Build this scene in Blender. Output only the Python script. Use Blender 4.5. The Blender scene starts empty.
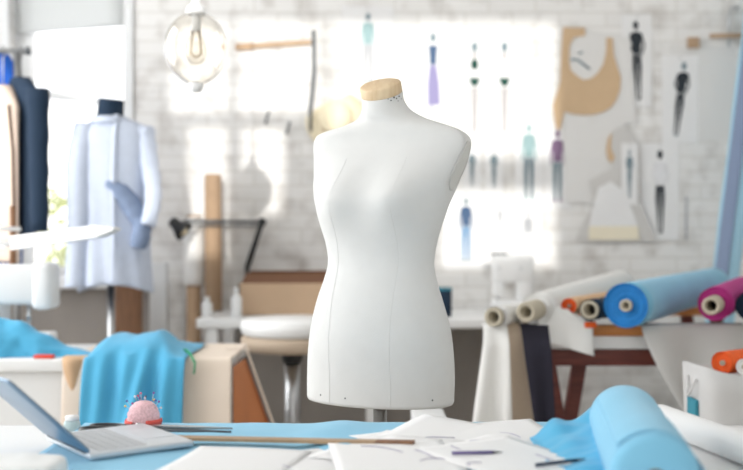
import bpy, bmesh, math, random
from mathutils import Vector, Matrix, noise
random.seed(7)
S = bpy.context.scene
COL = S.collection
PI = math.pi
V = Vector
F, CX, CY, CZ = 1032.0, 371.5, 235.0, 1.2      # lens in pixels, optical centre, camera height

def P(px, py, Y):
    return V(((px - CX) * Y / F, Y, CZ - (py - CY) * Y / F))
def X(px, Y): return (px - CX) * Y / F
def Z(py, Y): return CZ - (py - CY) * Y / F

# ------------------------------------------------------------------ materials
def lin(c):
    c = c / 255.0
    return c / 12.92 if c <= 0.04045 else ((c + 0.055) / 1.055) ** 2.4
def rgb(r, g, b): return (lin(r), lin(g), lin(b), 1)
MATS = {}
def mat(name, col, rough=0.8, metal=0.0, bump=0.0, scale=200.0, var=0.0, vscale=6.0, trans=0.0, sheen=0.0, transl=0.0):
    m = bpy.data.materials.new(name); m.use_nodes = True
    nt = m.node_tree; N = nt.nodes; L = nt.links
    b = N['Principled BSDF']
    c = rgb(*col)
    b.inputs['Base Color'].default_value = c
    b.inputs['Roughness'].default_value = rough
    b.inputs['Metallic'].default_value = metal
    if trans:
        b.inputs['Transmission Weight'].default_value = trans
        b.inputs['IOR'].default_value = 1.45
    if sheen: b.inputs['Sheen Weight'].default_value = sheen
    tc = N.new('ShaderNodeTexCoord')
    if var:
        n = N.new('ShaderNodeTexNoise'); n.inputs['Scale'].default_value = vscale; n.inputs['Detail'].default_value = 4
        r = N.new('ShaderNodeValToRGB')
        r.color_ramp.elements[0].position = 0.3; r.color_ramp.elements[1].position = 0.7
        r.color_ramp.elements[0].color = tuple(max(0, v * (1 - var)) for v in c[:3]) + (1,)
        r.color_ramp.elements[1].color = tuple(min(1, v * (1 + var)) for v in c[:3]) + (1,)
        L.new(tc.outputs['Object'], n.inputs['Vector']); L.new(n.outputs['Fac'], r.inputs['Fac'])
        L.new(r.outputs['Color'], b.inputs['Base Color'])
    if bump:
        n2 = N.new('ShaderNodeTexNoise'); n2.inputs['Scale'].default_value = scale
        bp = N.new('ShaderNodeBump'); bp.inputs['Strength'].default_value = bump; bp.inputs['Distance'].default_value = 0.002
        L.new(tc.outputs['Object'], n2.inputs['Vector']); L.new(n2.outputs['Fac'], bp.inputs['Height'])
        L.new(bp.outputs['Normal'], b.inputs['Normal'])
    if transl:
        t = N.new('ShaderNodeBsdfTranslucent'); t.inputs['Color'].default_value = c
        mx = N.new('ShaderNodeMixShader'); mx.inputs[0].default_value = transl
        L.new(b.outputs[0], mx.inputs[1]); L.new(t.outputs[0], mx.inputs[2])
        L.new(mx.outputs[0], N['Material Output'].inputs['Surface'])
    MATS[name] = m
    return m

def wood(name, c1, c2, rough=0.5, scale=(3, 40, 40)):
    m = bpy.data.materials.new(name); m.use_nodes = True
    nt = m.node_tree; N = nt.nodes; L = nt.links; b = N['Principled BSDF']
    tc = N.new('ShaderNodeTexCoord'); mp = N.new('ShaderNodeMapping'); mp.inputs['Scale'].default_value = scale
    n = N.new('ShaderNodeTexNoise'); n.inputs['Scale'].default_value = 2; n.inputs['Detail'].default_value = 6
    r = N.new('ShaderNodeValToRGB'); r.color_ramp.elements[0].color = rgb(*c1); r.color_ramp.elements[1].color = rgb(*c2)
    r.color_ramp.elements[0].position = .3; r.color_ramp.elements[1].position = .7
    L.new(tc.outputs['Object'], mp.inputs['Vector']); L.new(mp.outputs[0], n.inputs['Vector'])
    L.new(n.outputs['Fac'], r.inputs['Fac']); L.new(r.outputs[0], b.inputs['Base Color'])
    b.inputs['Roughness'].default_value = rough
    return m

def brick_mat():
    m = bpy.data.materials.new('white_painted_brick'); m.use_nodes = True
    nt = m.node_tree; N = nt.nodes; L = nt.links; b = N['Principled BSDF']
    tc = N.new('ShaderNodeTexCoord'); mp = N.new('ShaderNodeMapping')
    mp.inputs['Rotation'].default_value = (PI / 2, 0, 0)
    br = N.new('ShaderNodeTexBrick')
    br.inputs['Scale'].default_value = 1.0
    br.inputs['Brick Width'].default_value = 0.25; br.inputs['Row Height'].default_value = 0.077
    br.inputs['Mortar Size'].default_value = 0.006; br.inputs['Mortar Smooth'].default_value = 0.4
    br.inputs['Color1'].default_value = rgb(236, 235, 233); br.inputs['Color2'].default_value = rgb(229, 228, 226)
    br.inputs['Mortar'].default_value = rgb(220, 218, 214)
    n = N.new('ShaderNodeTexNoise'); n.inputs['Scale'].default_value = 7; n.inputs['Detail'].default_value = 5
    r = N.new('ShaderNodeValToRGB'); r.color_ramp.elements[0].position = .28; r.color_ramp.elements[1].position = .5
    r.color_ramp.elements[0].color = rgb(178, 170, 163); r.color_ramp.elements[1].color = (1, 1, 1, 1)
    mx = N.new('ShaderNodeMixRGB'); mx.blend_type = 'MULTIPLY'; mx.inputs[0].default_value = .55
    L.new(tc.outputs['Object'], mp.inputs['Vector']); L.new(mp.outputs[0], br.inputs['Vector'])
    L.new(tc.outputs['Object'], n.inputs['Vector']); L.new(n.outputs['Fac'], r.inputs['Fac'])
    L.new(br.outputs['Color'], mx.inputs[1]); L.new(r.outputs[0], mx.inputs[2])
    L.new(mx.outputs[0], b.inputs['Base Color'])
    n3 = N.new('ShaderNodeTexNoise'); n3.inputs['Scale'].default_value = 30
    ad = N.new('ShaderNodeMath'); ad.operation = 'MULTIPLY_ADD'; ad.inputs[1].default_value = -1.0
    L.new(tc.outputs['Object'], n3.inputs['Vector'])
    L.new(br.outputs['Fac'], ad.inputs[0]); L.new(n3.outputs['Fac'], ad.inputs[2])
    bp = N.new('ShaderNodeBump'); bp.inputs['Strength'].default_value = .5; bp.inputs['Distance'].default_value = .005
    L.new(ad.outputs[0], bp.inputs['Height']); L.new(bp.outputs[0], b.inputs['Normal'])
    b.inputs['Roughness'].default_value = .75
    return m

M_BRICK = brick_mat()
M_PLASTER = mat('white_plaster', (226, 225, 223), .9, bump=.2, scale=40)
M_GREYSHADE = mat('warm_grey_wall_shade', (150, 144, 138), .9, bump=.2, scale=30, var=.08, vscale=4)  # wall tone darkened for the shade below the sill and back table
M_FLOOR = wood('pale_floor_boards', (186, 180, 172), (206, 200, 192), .6, (30, 2, 2))
M_LINEN = mat('white_linen', (217, 218, 217), .95, bump=.35, scale=700, var=.015, vscale=25, sheen=.1)
M_PLATE = mat('grey_white_linen', (212, 212, 208), .95, bump=.3, scale=700)
M_CAPWOOD = wood('light_beech', (202, 172, 132), (226, 204, 170), .55, (30, 6, 6))
M_STEEL = mat('brushed_steel', (190, 192, 194), .3, 1.0)
M_DARKBRN = mat('dark_brown_metal', (84, 60, 46), .5, .3)
M_WHITE = mat('white_laminate', (236, 237, 237), .35)
M_WHITEPL = mat('white_plastic', (238, 239, 239), .3)
M_WMETAL = mat('white_metal', (225, 227, 228), .35)
M_PAPER = mat('white_paper', (243, 243, 243), .9, transl=.15)
M_PAPERG = mat('pale_grey_paper', (222, 221, 219), .9)
M_CREAM = mat('cream_paper', (234, 226, 204), .9)
M_KRAFT = mat('kraft_card', (204, 176, 142), .9, var=.05)
M_TUBE = mat('cardboard_tube', (178, 150, 122), .85, var=.06, vscale=20)
M_BOX = mat('cardboard_box', (200, 172, 144), .9, var=.05)
M_BOXIN = mat('cardboard_inside', (120, 84, 62), .9)
M_BLUE = mat('sky_blue_cotton', (76, 168, 208), .85, bump=.25, scale=500, var=.05, sheen=.2)
M_BLUEL = mat('light_blue_cotton', (126, 190, 220), .85, bump=.25, scale=500, var=.04, sheen=.2)
M_BLUEP = mat('pale_blue_cotton', (170, 214, 236), .85, bump=.2, scale=400, var=.03)
M_BLUED = mat('strong_blue_cotton', (30, 120, 190), .85, bump=.3, scale=300, var=.12, vscale=30)
M_BLUES = mat('pale_blue_chambray', (200, 209, 226), .9, bump=.2, scale=500, var=.03, vscale=30)
M_BLUEC = mat('mid_blue_and_shirt_shade', (128, 144, 172), .9, bump=.2, scale=500)  # shirt blue toned down for its shade band; also the leaning roll's edge
M_NAVY = mat('navy_wool', (22, 44, 66), .9, bump=.2, scale=400)
M_BRIGHTB = mat('bright_blue_cloth', (26, 92, 190), .85)
M_BEIGE = mat('beige_linen', (247, 233, 218), .9, bump=.3, scale=500, transl=.15)
M_COAT = mat('beige_wool', (216, 196, 180), .9, bump=.3, scale=300)
M_TAN = mat('tan_linen', (206, 172, 138), .9, bump=.3, scale=400)
M_RUST = mat('rust_linen', (198, 128, 84), .9, bump=.3, scale=400)
M_WCLOTH = mat('white_cotton', (246, 246, 244), .9, bump=.25, scale=400, transl=.15)
M_SHEER = mat('sheer_white', (222, 222, 220), .8, transl=.35)
M_BLACKC = mat('blue_black_cloth', (34, 32, 46), .9, bump=.2, scale=300)
M_TAUPE = mat('taupe_cloth', (196, 178, 158), .9, bump=.25, scale=300)
M_MAG = mat('magenta_cloth', (178, 48, 130), .85, bump=.3, scale=200, var=.1, vscale=40)
M_ORANGE = mat('orange_cloth', (232, 98, 40), .85, var=.1, vscale=40)
M_PEACH = mat('peach_cloth', (234, 192, 150), .85)
M_REDW = wood('red_brown_wood', (84, 36, 30), (116, 56, 46), .5, (4, 30, 30))
M_OCHRE = wood('ochre_wood', (190, 120, 62), (212, 146, 86), .6, (4, 30, 30))
M_WOOD = wood('ruler_wood', (150, 122, 92), (182, 154, 122), .5, (6, 60, 60))
M_WOODD = wood('dark_post_wood', (112, 78, 52), (140, 100, 70), .6, (30, 30, 4))
M_BLACK = mat('black_plastic', (24, 26, 30), .35)
M_DGREY = mat('dark_grey', (90, 94, 98), .5)
M_HOLESHADE = mat('tube_hole_shade', (46, 42, 40), .9)
M_GREYTUBE = mat('grey_card_tube', (182, 174, 156), .85)
M_PINK = mat('pink_knit', (244, 198, 204), .95, bump=1.0, scale=260, var=.2, vscale=240)
M_REDBAND = mat('coral_ribbon', (226, 92, 82), .7)
M_RED = mat('red_plastic', (224, 72, 52), .4)
M_GREEN = mat('green_ribbon', (30, 138, 96), .7)
M_PURPLE = mat('purple_ink', (104, 92, 140), .7)
M_ALU = mat('laptop_aluminium', (206, 211, 216), .4, .4)
M_LID = mat('blue_grey_lid', (122, 146, 168), .35, .5)
M_KEYS = mat('grey_keys', (186, 189, 192), .5)
M_SCREEN = mat('dark_screen', (20, 24, 30), .15)
M_HAMPER = mat('grey_white_canvas', (206, 206, 206), .9, bump=.3, scale=200, var=.04)
M_STRAW = mat('cream_felt', (240, 228, 198), .9)
M_GLASS = mat('clear_glass', (255, 253, 249), .02, trans=1.0)
M_FROST = mat('cream_frosted_glass', (250, 240, 214), .4, transl=.4)
M_BRASS = mat('aged_brass', (170, 140, 90), .35, .9)
M_LEAF = mat('garden_leaf', (176, 182, 130), .7, transl=.3)
M_BLIND = mat('pale_roller_blind', (226, 228, 228), .9, transl=.4)
M_TEAL = mat('teal_cloth', (60, 140, 160), .85)
M_CYANW = mat('pale_cyan_plastic', (206, 226, 228), .3, trans=.4)

# ------------------------------------------------------------------ object helpers
def tag(o, label=None, cat=None, group=None, kind=None):
    if label: o['label'] = label
    if cat: o['category'] = cat
    if group: o['group'] = group
    if kind: o['kind'] = kind
    return o
def empty(name, loc, label, cat, group=None):
    o = bpy.data.objects.new(name, None); COL.objects.link(o)
    o.location = loc; o.empty_display_size = .05
    bpy.context.view_layer.update()
    return tag(o, label, cat, group)
def wloc(o):
    m = V((0, 0, 0))
    while o is not None:
        m += o.location; o = o.parent
    return m

class MB:
    """collects shapes in world coordinates, links them as one mesh object"""
    def __init__(s): s.bm = bmesh.new(); s.mi = 0
    def face(s, vs, smooth=False):
        try:
            f = s.bm.faces.new(vs); f.material_index = s.mi; f.smooth = smooth; return f
        except ValueError: return None
    def box(s, lo, hi, bev=0.0, M=None):
        lo, hi = V(lo), V(hi)
        tmp = bmesh.new()
        bmesh.ops.create_cube(tmp, size=1)
        for v in tmp.verts:
            v.co = V([(lo[i] + hi[i]) / 2 + v.co[i] * (hi[i] - lo[i]) for i in range(3)])
        if bev:
            bmesh.ops.bevel(tmp, geom=list(tmp.edges), offset=bev, segments=3, affect='EDGES', profile=.5)
        s._merge(tmp, M, bool(bev)); return s
    def _merge(s, tmp, M=None, smooth=False):
        mp = {}
        for v in tmp.verts: mp[v] = s.bm.verts.new(M @ v.co if M else v.co)
        for f in tmp.faces: s.face([mp[v] for v in f.verts], smooth)
        tmp.free()
    def loft(s, rings, cap=True, closed=True, smooth=True):
        R = [[s.bm.verts.new(p) for p in r] for r in rings]
        for a, b in zip(R[:-1], R[1:]):
            n = len(a)
            for i in range(n if closed else n - 1):
                j = (i + 1) % n
                s.face([a[i], a[j], b[j], b[i]], smooth)
        if cap and closed:
            s.face(list(reversed(R[0])), False); s.face(R[-1], False)
        return s
    def tube(s, pts, rad, n=14, cap=True, flat=1.0):
        pts = [V(p) for p in pts]
        if not isinstance(rad, (list, tuple)): rad = [rad] * len(pts)
        up = V((0, 0, 1)); rings = []; prev = None
        for i, p in enumerate(pts):
            t = (pts[min(i + 1, len(pts) - 1)] - pts[max(i - 1, 0)])
            t = t.normalized() if t.length else V((0, 0, 1))
            if prev is None:
                a = up if abs(t.dot(up)) < .95 else V((1, 0, 0))
                u = (a - t * a.dot(t)).normalized()
            else:
                u = prev - t * prev.dot(t)
                u = u.normalized() if u.length > 1e-6 else V((1, 0, 0))
            prev = u; w = t.cross(u)
            rings.append([p + (u * math.cos(2 * PI * k / n) + w * math.sin(2 * PI * k / n) * flat) * rad[i] for k in range(n)])
        return s.loft(rings, cap)
    def lathe(s, prof, base=(0, 0, 0), axis=(0, 0, 1), n=28, cap=True):
        ax = V(axis).normalized(); a = V((0, 0, 1)) if abs(ax.z) < .9 else V((1, 0, 0))
        u = (a - ax * a.dot(ax)).normalized(); w = ax.cross(u); b = V(base)
        return s.loft([[b + ax * h + (u * math.cos(2 * PI * k / n) + w * math.sin(2 * PI * k / n)) * max(r, 1e-5) for k in range(n)] for r, h in prof], cap)
    def grid(s, fn, nu, nv):
        g = [[s.bm.verts.new(fn(i / nu, j / nv)) for j in range(nv + 1)] for i in range(nu + 1)]
        for i in range(nu):
            for j in range(nv):
                s.face([g[i][j], g[i + 1][j], g[i + 1][j + 1], g[i][j + 1]], True)
        return s
    def prism(s, pts, off):
        """outline (3D points in one plane) thickened by the vector off"""
        a = [s.bm.verts.new(p) for p in pts]; b = [s.bm.verts.new(V(p) + V(off)) for p in pts]
        s.face(a); s.face(list(reversed(b)))
        for i in range(len(a)):
            j = (i + 1) % len(a); s.face([a[i], b[i], b[j], a[j]])
        return s
    def build(s, name, mats, parent=None, solid=0.0, sub=0, offset=0.0):
        bm = s.bm
        bmesh.ops.recalc_face_normals(bm, faces=bm.faces)
        if parent is not None: org = wloc(parent)
        else:
            vs = [v.co for v in bm.verts]
            org = V(((min(v.x for v in vs) + max(v.x for v in vs)) / 2, (min(v.y for v in vs) + max(v.y for v in vs)) / 2, min(v.z for v in vs)))
        for v in bm.verts: v.co -= org
        me = bpy.data.meshes.new(name); bm.to_mesh(me); bm.free()
        for m in (mats if isinstance(mats, (list, tuple)) else [mats]): me.materials.append(m)
        o = bpy.data.objects.new(name, me); COL.objects.link(o)
        if parent is not None: o.parent = parent
        else: o.location = org
        if solid:
            md = o.modifiers.new('thickness', 'SOLIDIFY'); md.thickness = solid; md.offset = offset
        if sub:
            md = o.modifiers.new('smooth', 'SUBSURF'); md.levels = sub; md.render_levels = sub
        return o
def mb(): return MB()
def nz(x, y, z=0.0): return noise.noise(V((x, y, z)))
def interp(tab, x):
    if x <= tab[0][0]: return tab[0][1]
    for (a, b), (c, d) in zip(tab[:-1], tab[1:]):
        if x <= c: return b + (d - b) * (x - a) / (c - a)
    return tab[-1][1]
def smooth_interp(tab, x):
    """Catmull-Rom through a table"""
    n = len(tab)
    if x <= tab[0][0]: return tab[0][1]
    if x >= tab[-1][0]: return tab[-1][1]
    for i in range(n - 1):
        if tab[i][0] <= x <= tab[i + 1][0]:
            x0, y0 = tab[i]; x1, y1 = tab[i + 1]; h = x1 - x0; t = (x - x0) / h
            m0 = (y1 - tab[i - 1][1]) / (x1 - tab[i - 1][0]) if i else (y1 - y0) / h
            m1 = (tab[i + 2][1] - y0) / (tab[i + 2][0] - x0) if i < n - 2 else (y1 - y0) / h
            return ((2*t**3 - 3*t*t + 1) * y0 + (t**3 - 2*t*t + t) * h * m0 + (-2*t**3 + 3*t*t) * y1 + (t**3 - t*t) * h * m1)

# ------------------------------------------------------------------ the room
WB = 5.5           # back wall
WX0, WX1, WF, CEIL = -2.6, 2.6, -1.5, 4.0
def struct(name, m, o): return tag(o, kind='structure')

struct('floor', 0, mb().box((WX0, WF, -.1), (WX1, WB + .25, 0)).build('floor', M_FLOOR))
struct('ceiling', 0, mb().box((WX0 - .2, WF - .2, CEIL), (WX1 + .2, WB + .25, CEIL + .1)).build('ceiling', M_PLASTER))
OX0, OX1, OZ0, OZ1 = -1.93, -1.315, .99, 2.75       # window opening in the back wall
b = mb()
b.box((WX0 - .2, WB, 0), (OX0, WB + .25, CEIL)); b.box((OX1, WB, 0), (WX1 + .2, WB + .25, CEIL))
b.box((OX0, WB, 0), (OX1, WB + .25, OZ0)); b.box((OX0, WB, OZ1), (OX1, WB + .25, CEIL))
struct('', 0, b.build('wall_back', M_BRICK))
struct('', 0, mb().box((WX1, WF, 0), (WX1 + .2, WB, CEIL)).build('wall_right', M_PLASTER))
# left wall with three tall windows (daylight), front wall with unseen openings cut to shape the sun patches
b = mb()
LW = [(-1.2, .5), (.8, 2.5), (2.8, 4.5)]
LZ0, LZ1 = .85, 3.5
b.box((WX0 - .2, WF, 0), (WX0, WB, LZ0)); b.box((WX0 - .2, WF, LZ1), (WX0, WB, CEIL))
prev = WF
for y0, y1 in LW:
    b.box((WX0 - .2, prev, LZ0), (WX0, y0, LZ1)); prev = y1
b.box((WX0 - .2, prev, LZ0), (WX0, WB, LZ1))
struct('', 0, b.build('wall_left', M_PLASTER))
wn = 2
for y0, y1 in LW:
    f = mb()
    for y in (y0, (y0 + y1) / 2 - .02, y1 - .04): f.box((WX0 - .12, y, LZ0), (WX0 - .07, y + .04, LZ1))
    for z in (LZ0, 2.3, LZ1 - .05): f.box((WX0 - .12, y0, z), (WX0 - .07, y1, z + .05))
    struct('', 0, f.build('window_%d' % wn, M_WHITE)); wn += 1

# sun: straight towards the back wall, a little from the left, low
SDX, SDZ = -.02, -.2
SUN = V((SDX, 1, SDZ)).normalized()
def front(px, py):
    """where the sun ray that lands on the back wall at px,py crosses the front wall"""
    p = P(px, py, WB); t = WB - WF
    return p.x - SDX * t, p.z - SDZ * t
panes = [(172, 228, 20, 112), (239, 324, 20, 112), (331, 556, 16, 157), (188, 227, 126, 262), (243, 284, 126, 214), (440, 556, 188, 268)]
x_l = front(172, 0)[0]; x_r = front(556, 0)[0]
zt, zb = front(0, 16)[1], front(0, 268)[1]
b = mb()
b.box((WX0 - .2, WF - .2, 0), (WX1 + .2, WF, zb)); b.box((WX0 - .2, WF - .2, zt), (WX1 + .2, WF, CEIL))
b.box((WX0 - .2, WF - .2, zb), (x_l, WF, zt)); b.box((x_r, WF - .2, zb), (WX1 + .2, WF, zt))
struct('', 0, b.build('wall_front', M_PLASTER))
f = mb()
gx = sorted({v for q in panes for v in q[:2]}); gy = sorted({v for q in panes for v in q[2:]})
for xa, xb in zip(gx[:-1], gx[1:]):
    for ya, yb in zip(gy[:-1], gy[1:]):
        mx_, my_ = (xa + xb) / 2, (ya + yb) / 2
        if not any(q[0] < mx_ < q[1] and q[2] < my_ < q[3] for q in panes):
            f.box((front(xa, 0)[0], WF - .06, front(0, yb)[1]), (front(xb, 0)[0], WF - .01, front(0, ya)[1]))
struct('', 0, f.build('window_5', M_WHITE))  # unseen frame, its solid parts shaped to cast the sun patches

# back window: frame, casing, outward-open sash, blind, sill
f = mb()
f.box((OX0, WB + .1, OZ0), (OX0 + .09, WB + .16, OZ1)); f.box((OX1 - .03, WB + .1, OZ0), (OX1, WB + .16, OZ1))
f.box((OX0, WB + .1, OZ0), (OX1, WB + .16, OZ0 + .04)); f.box((OX0, WB + .1, OZ1 - .05), (OX1, WB + .16, OZ1))
w1 = struct('', 0, f.build('window_1', M_WHITE))
mb().box((OX0 + .09, WB + .125, OZ0 + .04), (OX1 - .03, WB + .13, 1.9)).build('pane', M_GLASS, w1)
sa = mb()
A, B = P(30, 92, 5.62), P(128, 105, 6.12)
A2, B2 = A + V((0, 0, .9)), B + V((0, 0, .9))
sa.tube([A, B], .027, 4); sa.tube([A, A2], .025, 4); sa.tube([B, B2], .025, 4); sa.tube([A2, B2], .025, 4)
sa.build('open_sash', M_WHITE, w1)
bl = empty('roller_blind', (-1.6, WB + .05, 2.7), 'pale roller blind pulled part way down the window', 'blind')
mb().grid(lambda u, v: V((OX0 + .02 + u * .575, WB + .06 + .002 * math.sin(9 * v), 2.66 + (Z(32 - 8 * u, WB) - 2.66) * v)), 6, 12).build('fabric', M_BLIND, bl, .002)
mb().tube([(OX0 + .02, WB + .06, 2.68), (OX1 - .02, WB + .06, 2.68)], .025).build('roller', M_WMETAL, bl)
mb().tube([P(28, 32, WB + .06), P(121, 24, WB + .06)], .006).build('bottom_bar', M_WMETAL, bl)
struct('', 0, mb().box((OX1, WB - .02, OZ0), (OX1 + .045, WB, 2.8)).box((OX0 - .045, WB - .02, OZ0), (OX0, WB, 2.8)).build('trim_1', M_WMETAL))
struct('', 0, mb().box((-2.2, WB - .12, OZ0 - .07), (OX1 + .09, WB + .12, OZ0), .006).build('trim_2', M_WHITE))
struct('', 0, mb().box((-2.4, WB - .025, 0), (OX1 + .2, WB, OZ0 - .07)).build('under_sill_shade', M_GREYSHADE))  # grey sheet below the sill, the wall's shade put into its colour
# garden bush outside the window
bush = empty('garden_bush', (-1.9, 8.2, 0), 'blurred yellow-green bush outside the window', 'bush')
lf = mb()
for i in range(420):
    a = random.uniform(0, 2 * PI); r = .5 * random.random() ** .5; h = random.uniform(.35, 1.52)
    c = V((-2.48 + r * math.cos(a) * (1.1 - .4 * h), 8.2 + r * math.sin(a), h))
    d = V((random.uniform(-1, 1), random.uniform(-1, 1), random.uniform(-.3, 1))).normalized()
    e = d.cross(V((random.random(), random.random(), .3))).normalized()
    lf.face([lf.bm.verts.new(q) for q in (c, c + d * .06 + e * .03, c + d * .13, c + d * .06 - e * .03)])
lf.build('foliage', M_LEAF, bush)
mb().tube([(-2.48, 8.2, 0), (-2.46, 8.2, .6), (-2.42, 8.25, 1.2)], [.03, .02, .01]).build('stem', M_WOODD, bush)
struct('', 0, mb().box((-8, WB + .25, -.1), (4, 14, 0)).build('ground', M_PLASTER))

# ------------------------------------------------------------------ main dress form
MY = 2.5
PSI = math.radians(25)
EX = V((math.cos(PSI), -math.sin(PSI), 0)); EF = V((-math.sin(PSI), -math.cos(PSI), 0))
sil_l = [(94, 362), (104, 362), (112, 360.5), (118, 356), (123, 346), (127, 333), (132, 318), (138, 312.5), (146, 311.5), (160, 313), (175, 314), (190, 314), (202, 314.5), (215, 317), (229, 321), (245, 325.5), (263, 327.5), (280, 323.5), (298, 317.5), (325, 311), (351, 307.5), (375, 306.2), (398, 306)]
sil_r = [(94, 402.5), (104, 404.5), (112, 411), (118, 421), (123, 433), (127, 445), (132, 458), (138, 467), (146, 469.5), (160, 466), (175, 460), (194, 452), (215, 444.5), (240, 437), (263, 433.5), (280, 436), (298, 441), (325, 448), (351, 451.5), (375, 453), (398, 452.5)]
dep = [(94, .047), (104, .048), (112, .050), (118, .050), (123, .050), (132, .052), (146, .060), (165, .080), (190, .100), (202, .105), (229, .098), (263, .088), (298, .104), (340, .122), (375, .124), (398, .122)]
form = empty('dress_form', (0, MY, 0), 'white linen female dress form on a stand, the large one in the foreground', 'mannequin')
NS = 72
ys = [94 + i * 2.0 for i in range(153)]
ZB = Z(202, MY); plate_pts = {1: [], -1: []}
def form_ring(y, grow=0.0):
    l, r = smooth_interp(sil_l, y), smooth_interp(sil_r, y)
    c = X((l + r) / 2, MY); hw = (r - l) / 2 * MY / F + grow
    bd = smooth_interp(dep, y) + grow
    bs = bd * math.sin(PSI)
    a = math.sqrt(max(hw * hw - bs * bs, 1e-4)) / math.cos(PSI)
    z = Z(y, MY)
    shoulder = max(0, min(1, (y - 120) / 16)) * max(0, min(1, (206 - y) / 24))
    cl = a * (1 - .055 * shoulder)
    ex = 2 + .5 * shoulder
    tilt = max(0, min(1, (128 - y) / 30)) * math.tan(math.radians(25))
    ring = []
    for k in range(NS):
        th = 2 * PI * k / NS
        cs, sn = math.cos(th), math.sin(th)
        x = a * math.copysign(abs(cs) ** (2 / ex), cs); f = bd * math.copysign(abs(sn) ** (2 / ex), sn)
        x = max(-cl, min(cl, x))
        if f > 0:
            for sx in (-1, 1):
                f += .034 * math.exp(-((x - sx * .078) ** 2) / (2 * .042 ** 2) - ((z - ZB) ** 2) / (2 * (.050 if z > ZB else .042) ** 2)) * min(1, sn * 1.6)
            f += .012 * math.exp(-((y - 318) / 38) ** 2) * sn            # belly
        else:
            f += -.022 * math.exp(-((y - 335) / 40) ** 2) * abs(sn)       # seat
        p = V((c, MY, z)) + EX * x + EF * f
        p.z -= f * tilt
        ring.append(p)
    return ring, shoulder
rings = []
for y in ys:
    ring, sh = form_ring(y); rings.append(ring)
lastring = rings[-1]
cen = sum(lastring, V()) / NS
rings.append([cen + (p - cen) * .985 + V((0, 0, -.006)) for p in lastring])
body = mb().loft(rings).build('torso', M_LINEN, form)
# arm plates: flat linen discs over the cut armholes
for sx in (1, -1):
    rr = []
    for y in [144 + 3 * i for i in range(17)]:
        ring, _ = form_ring(y)
        t = (y - 168) / 24.6; w = math.sqrt(max(0.0, 1 - t * t))
        k0 = 0 if sx > 0 else NS // 2
        pts = [ring[(k0 + j) % NS] for j in range(-9, 10)]
        xm = max((q - V((0, MY, 0))).dot(EX) * sx for q in pts)
        flat = [q for q in pts if (q - V((0, MY, 0))).dot(EX) * sx > xm - .0012]
        q0, q1 = flat[0], flat[-1]; mid = (q0 + q1) / 2
        rr.append([mid + EX * sx * .0012 + (q1 - q0) * .47 * w * q for q in (-1, -.6, -.2, .2, .6, 1)])
    mb().loft(rr, cap=False, closed=False).build('arm_plate', M_PLATE, form, .002)['label'] = 'flat plate closing the armhole'
# seams follow the surface
def seam(xs, y0, y1):
    pts = []
    for y in [y0 + (y1 - y0) * i / 40 for i in range(41)]:
        ring, _ = form_ring(y)
        best = None
        c = V((X((smooth_interp(sil_l, y) + smooth_interp(sil_r, y)) / 2, MY), MY, 0))
        for k in range(1, NS // 2):
            p = ring[k]; q = ring[k + 1]
            xa, xb = (p - c).dot(EX), (q - c).dot(EX)
            x = xs(y)
            if (xa - x) * (xb - x) <= 0 and abs(xa - xb) > 1e-7:
                best = p.lerp(q, (xa - x) / (xa - xb)); break
        if best is not None: pts.append(best + EF * .0002)
    return pts
for fx, a, b_ in ((lambda y: .078 + .0 * y, 160, 398), (lambda y: -.078, 160, 398)):
    pts = seam(fx, a, b_)
    if len(pts) > 3: mb().tube(pts, .0006, 6).build('seam', M_LINEN, form)
# wooden neck cap, tilted like the neck
ct = V((X(381.8, MY), MY, Z(94, MY))); tl = math.radians(25)
cax = (V((0, 0, 1)) * math.cos(tl) + EF * math.sin(tl)).normalized()
cap = mb().lathe([(.030, -.004), (.0495, -.002), (.0505, .002), (.0505, .021), (.049, .024), (.046, .0255), (.001, .026)], ct, cax, 40).build('neck_cap', M_CAPWOOD, form)
cap['label'] = 'pale wooden neck cap'
mk = mb()
for (px, py, s) in ((391, 100.5, 1.6), (394, 97.5, 2.0), (396.5, 98.5, 1.5), (399, 96.5, 1.6), (401, 99, 1.4), (388, 99, 1.2), (398, 101, 1.2)):
    th = math.acos(max(-1, min(1, (px - 382) / 21.0)))
    p = P(px, py, MY - .0495 * math.sin(th) - .0015)
    mk.lathe([(s * .0009, -.001), (s * .0011, .001), (s * .0005, .0016)], p, (math.cos(th) * .5, -1, .1), 8)
mk.build('stitch_mark', M_BLACK, form)['label'] = 'dark stitched marks on the neck'
for px in (322, 347, 430):
    yy = 392; ring, _ = form_ring(yy)
    pt = min((q for q in ring if (q - V((0, MY, 0))).y < .0), key=lambda q: abs(q.x - X(px, MY)))
    mb().lathe([(.0018, 0), (.0018, .0015), (.0006, .002)], pt, (0, -1, 0), 8).build('tack', M_DGREY, form)
SX = X(380, MY); ZBOT = Z(401, MY)
mb().lathe([(.10, 0), (.10, .006)], (SX, MY, ZBOT + .004), n=36).build('base_board', M_LINEN, form)
mb().tube([(SX, MY, .05), (SX, MY, ZBOT)], .0165, 20).build('pole', M_STEEL, form)
cb = mb().lathe([(.0185, 0), (.0185, .014)], (SX, MY, ZBOT - .016), n=20)
cb.build('collar', M_DARKBRN, form)
kb = mb().tube([(SX + .012, MY - .01, ZBOT - .012), (SX + .03, MY - .02, ZBOT - .012)], .004, 10)
kb.lathe([(.006, 0), (.007, .003), (.006, .007)], (SX + .027, MY - .018, ZBOT - .012), (1, -.3, 0), 12)
kb.build('knob', M_DARKBRN, form)
for k in range(4):
    a = PI / 4 + k * PI / 2
    mb().tube([(SX, MY, .07), (SX + .1 * math.cos(a), MY + .1 * math.sin(a), .06), (SX + .25 * math.cos(a), MY + .25 * math.sin(a), .012)], [.016, .014, .012]).build('leg', M_STEEL, form)

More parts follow.
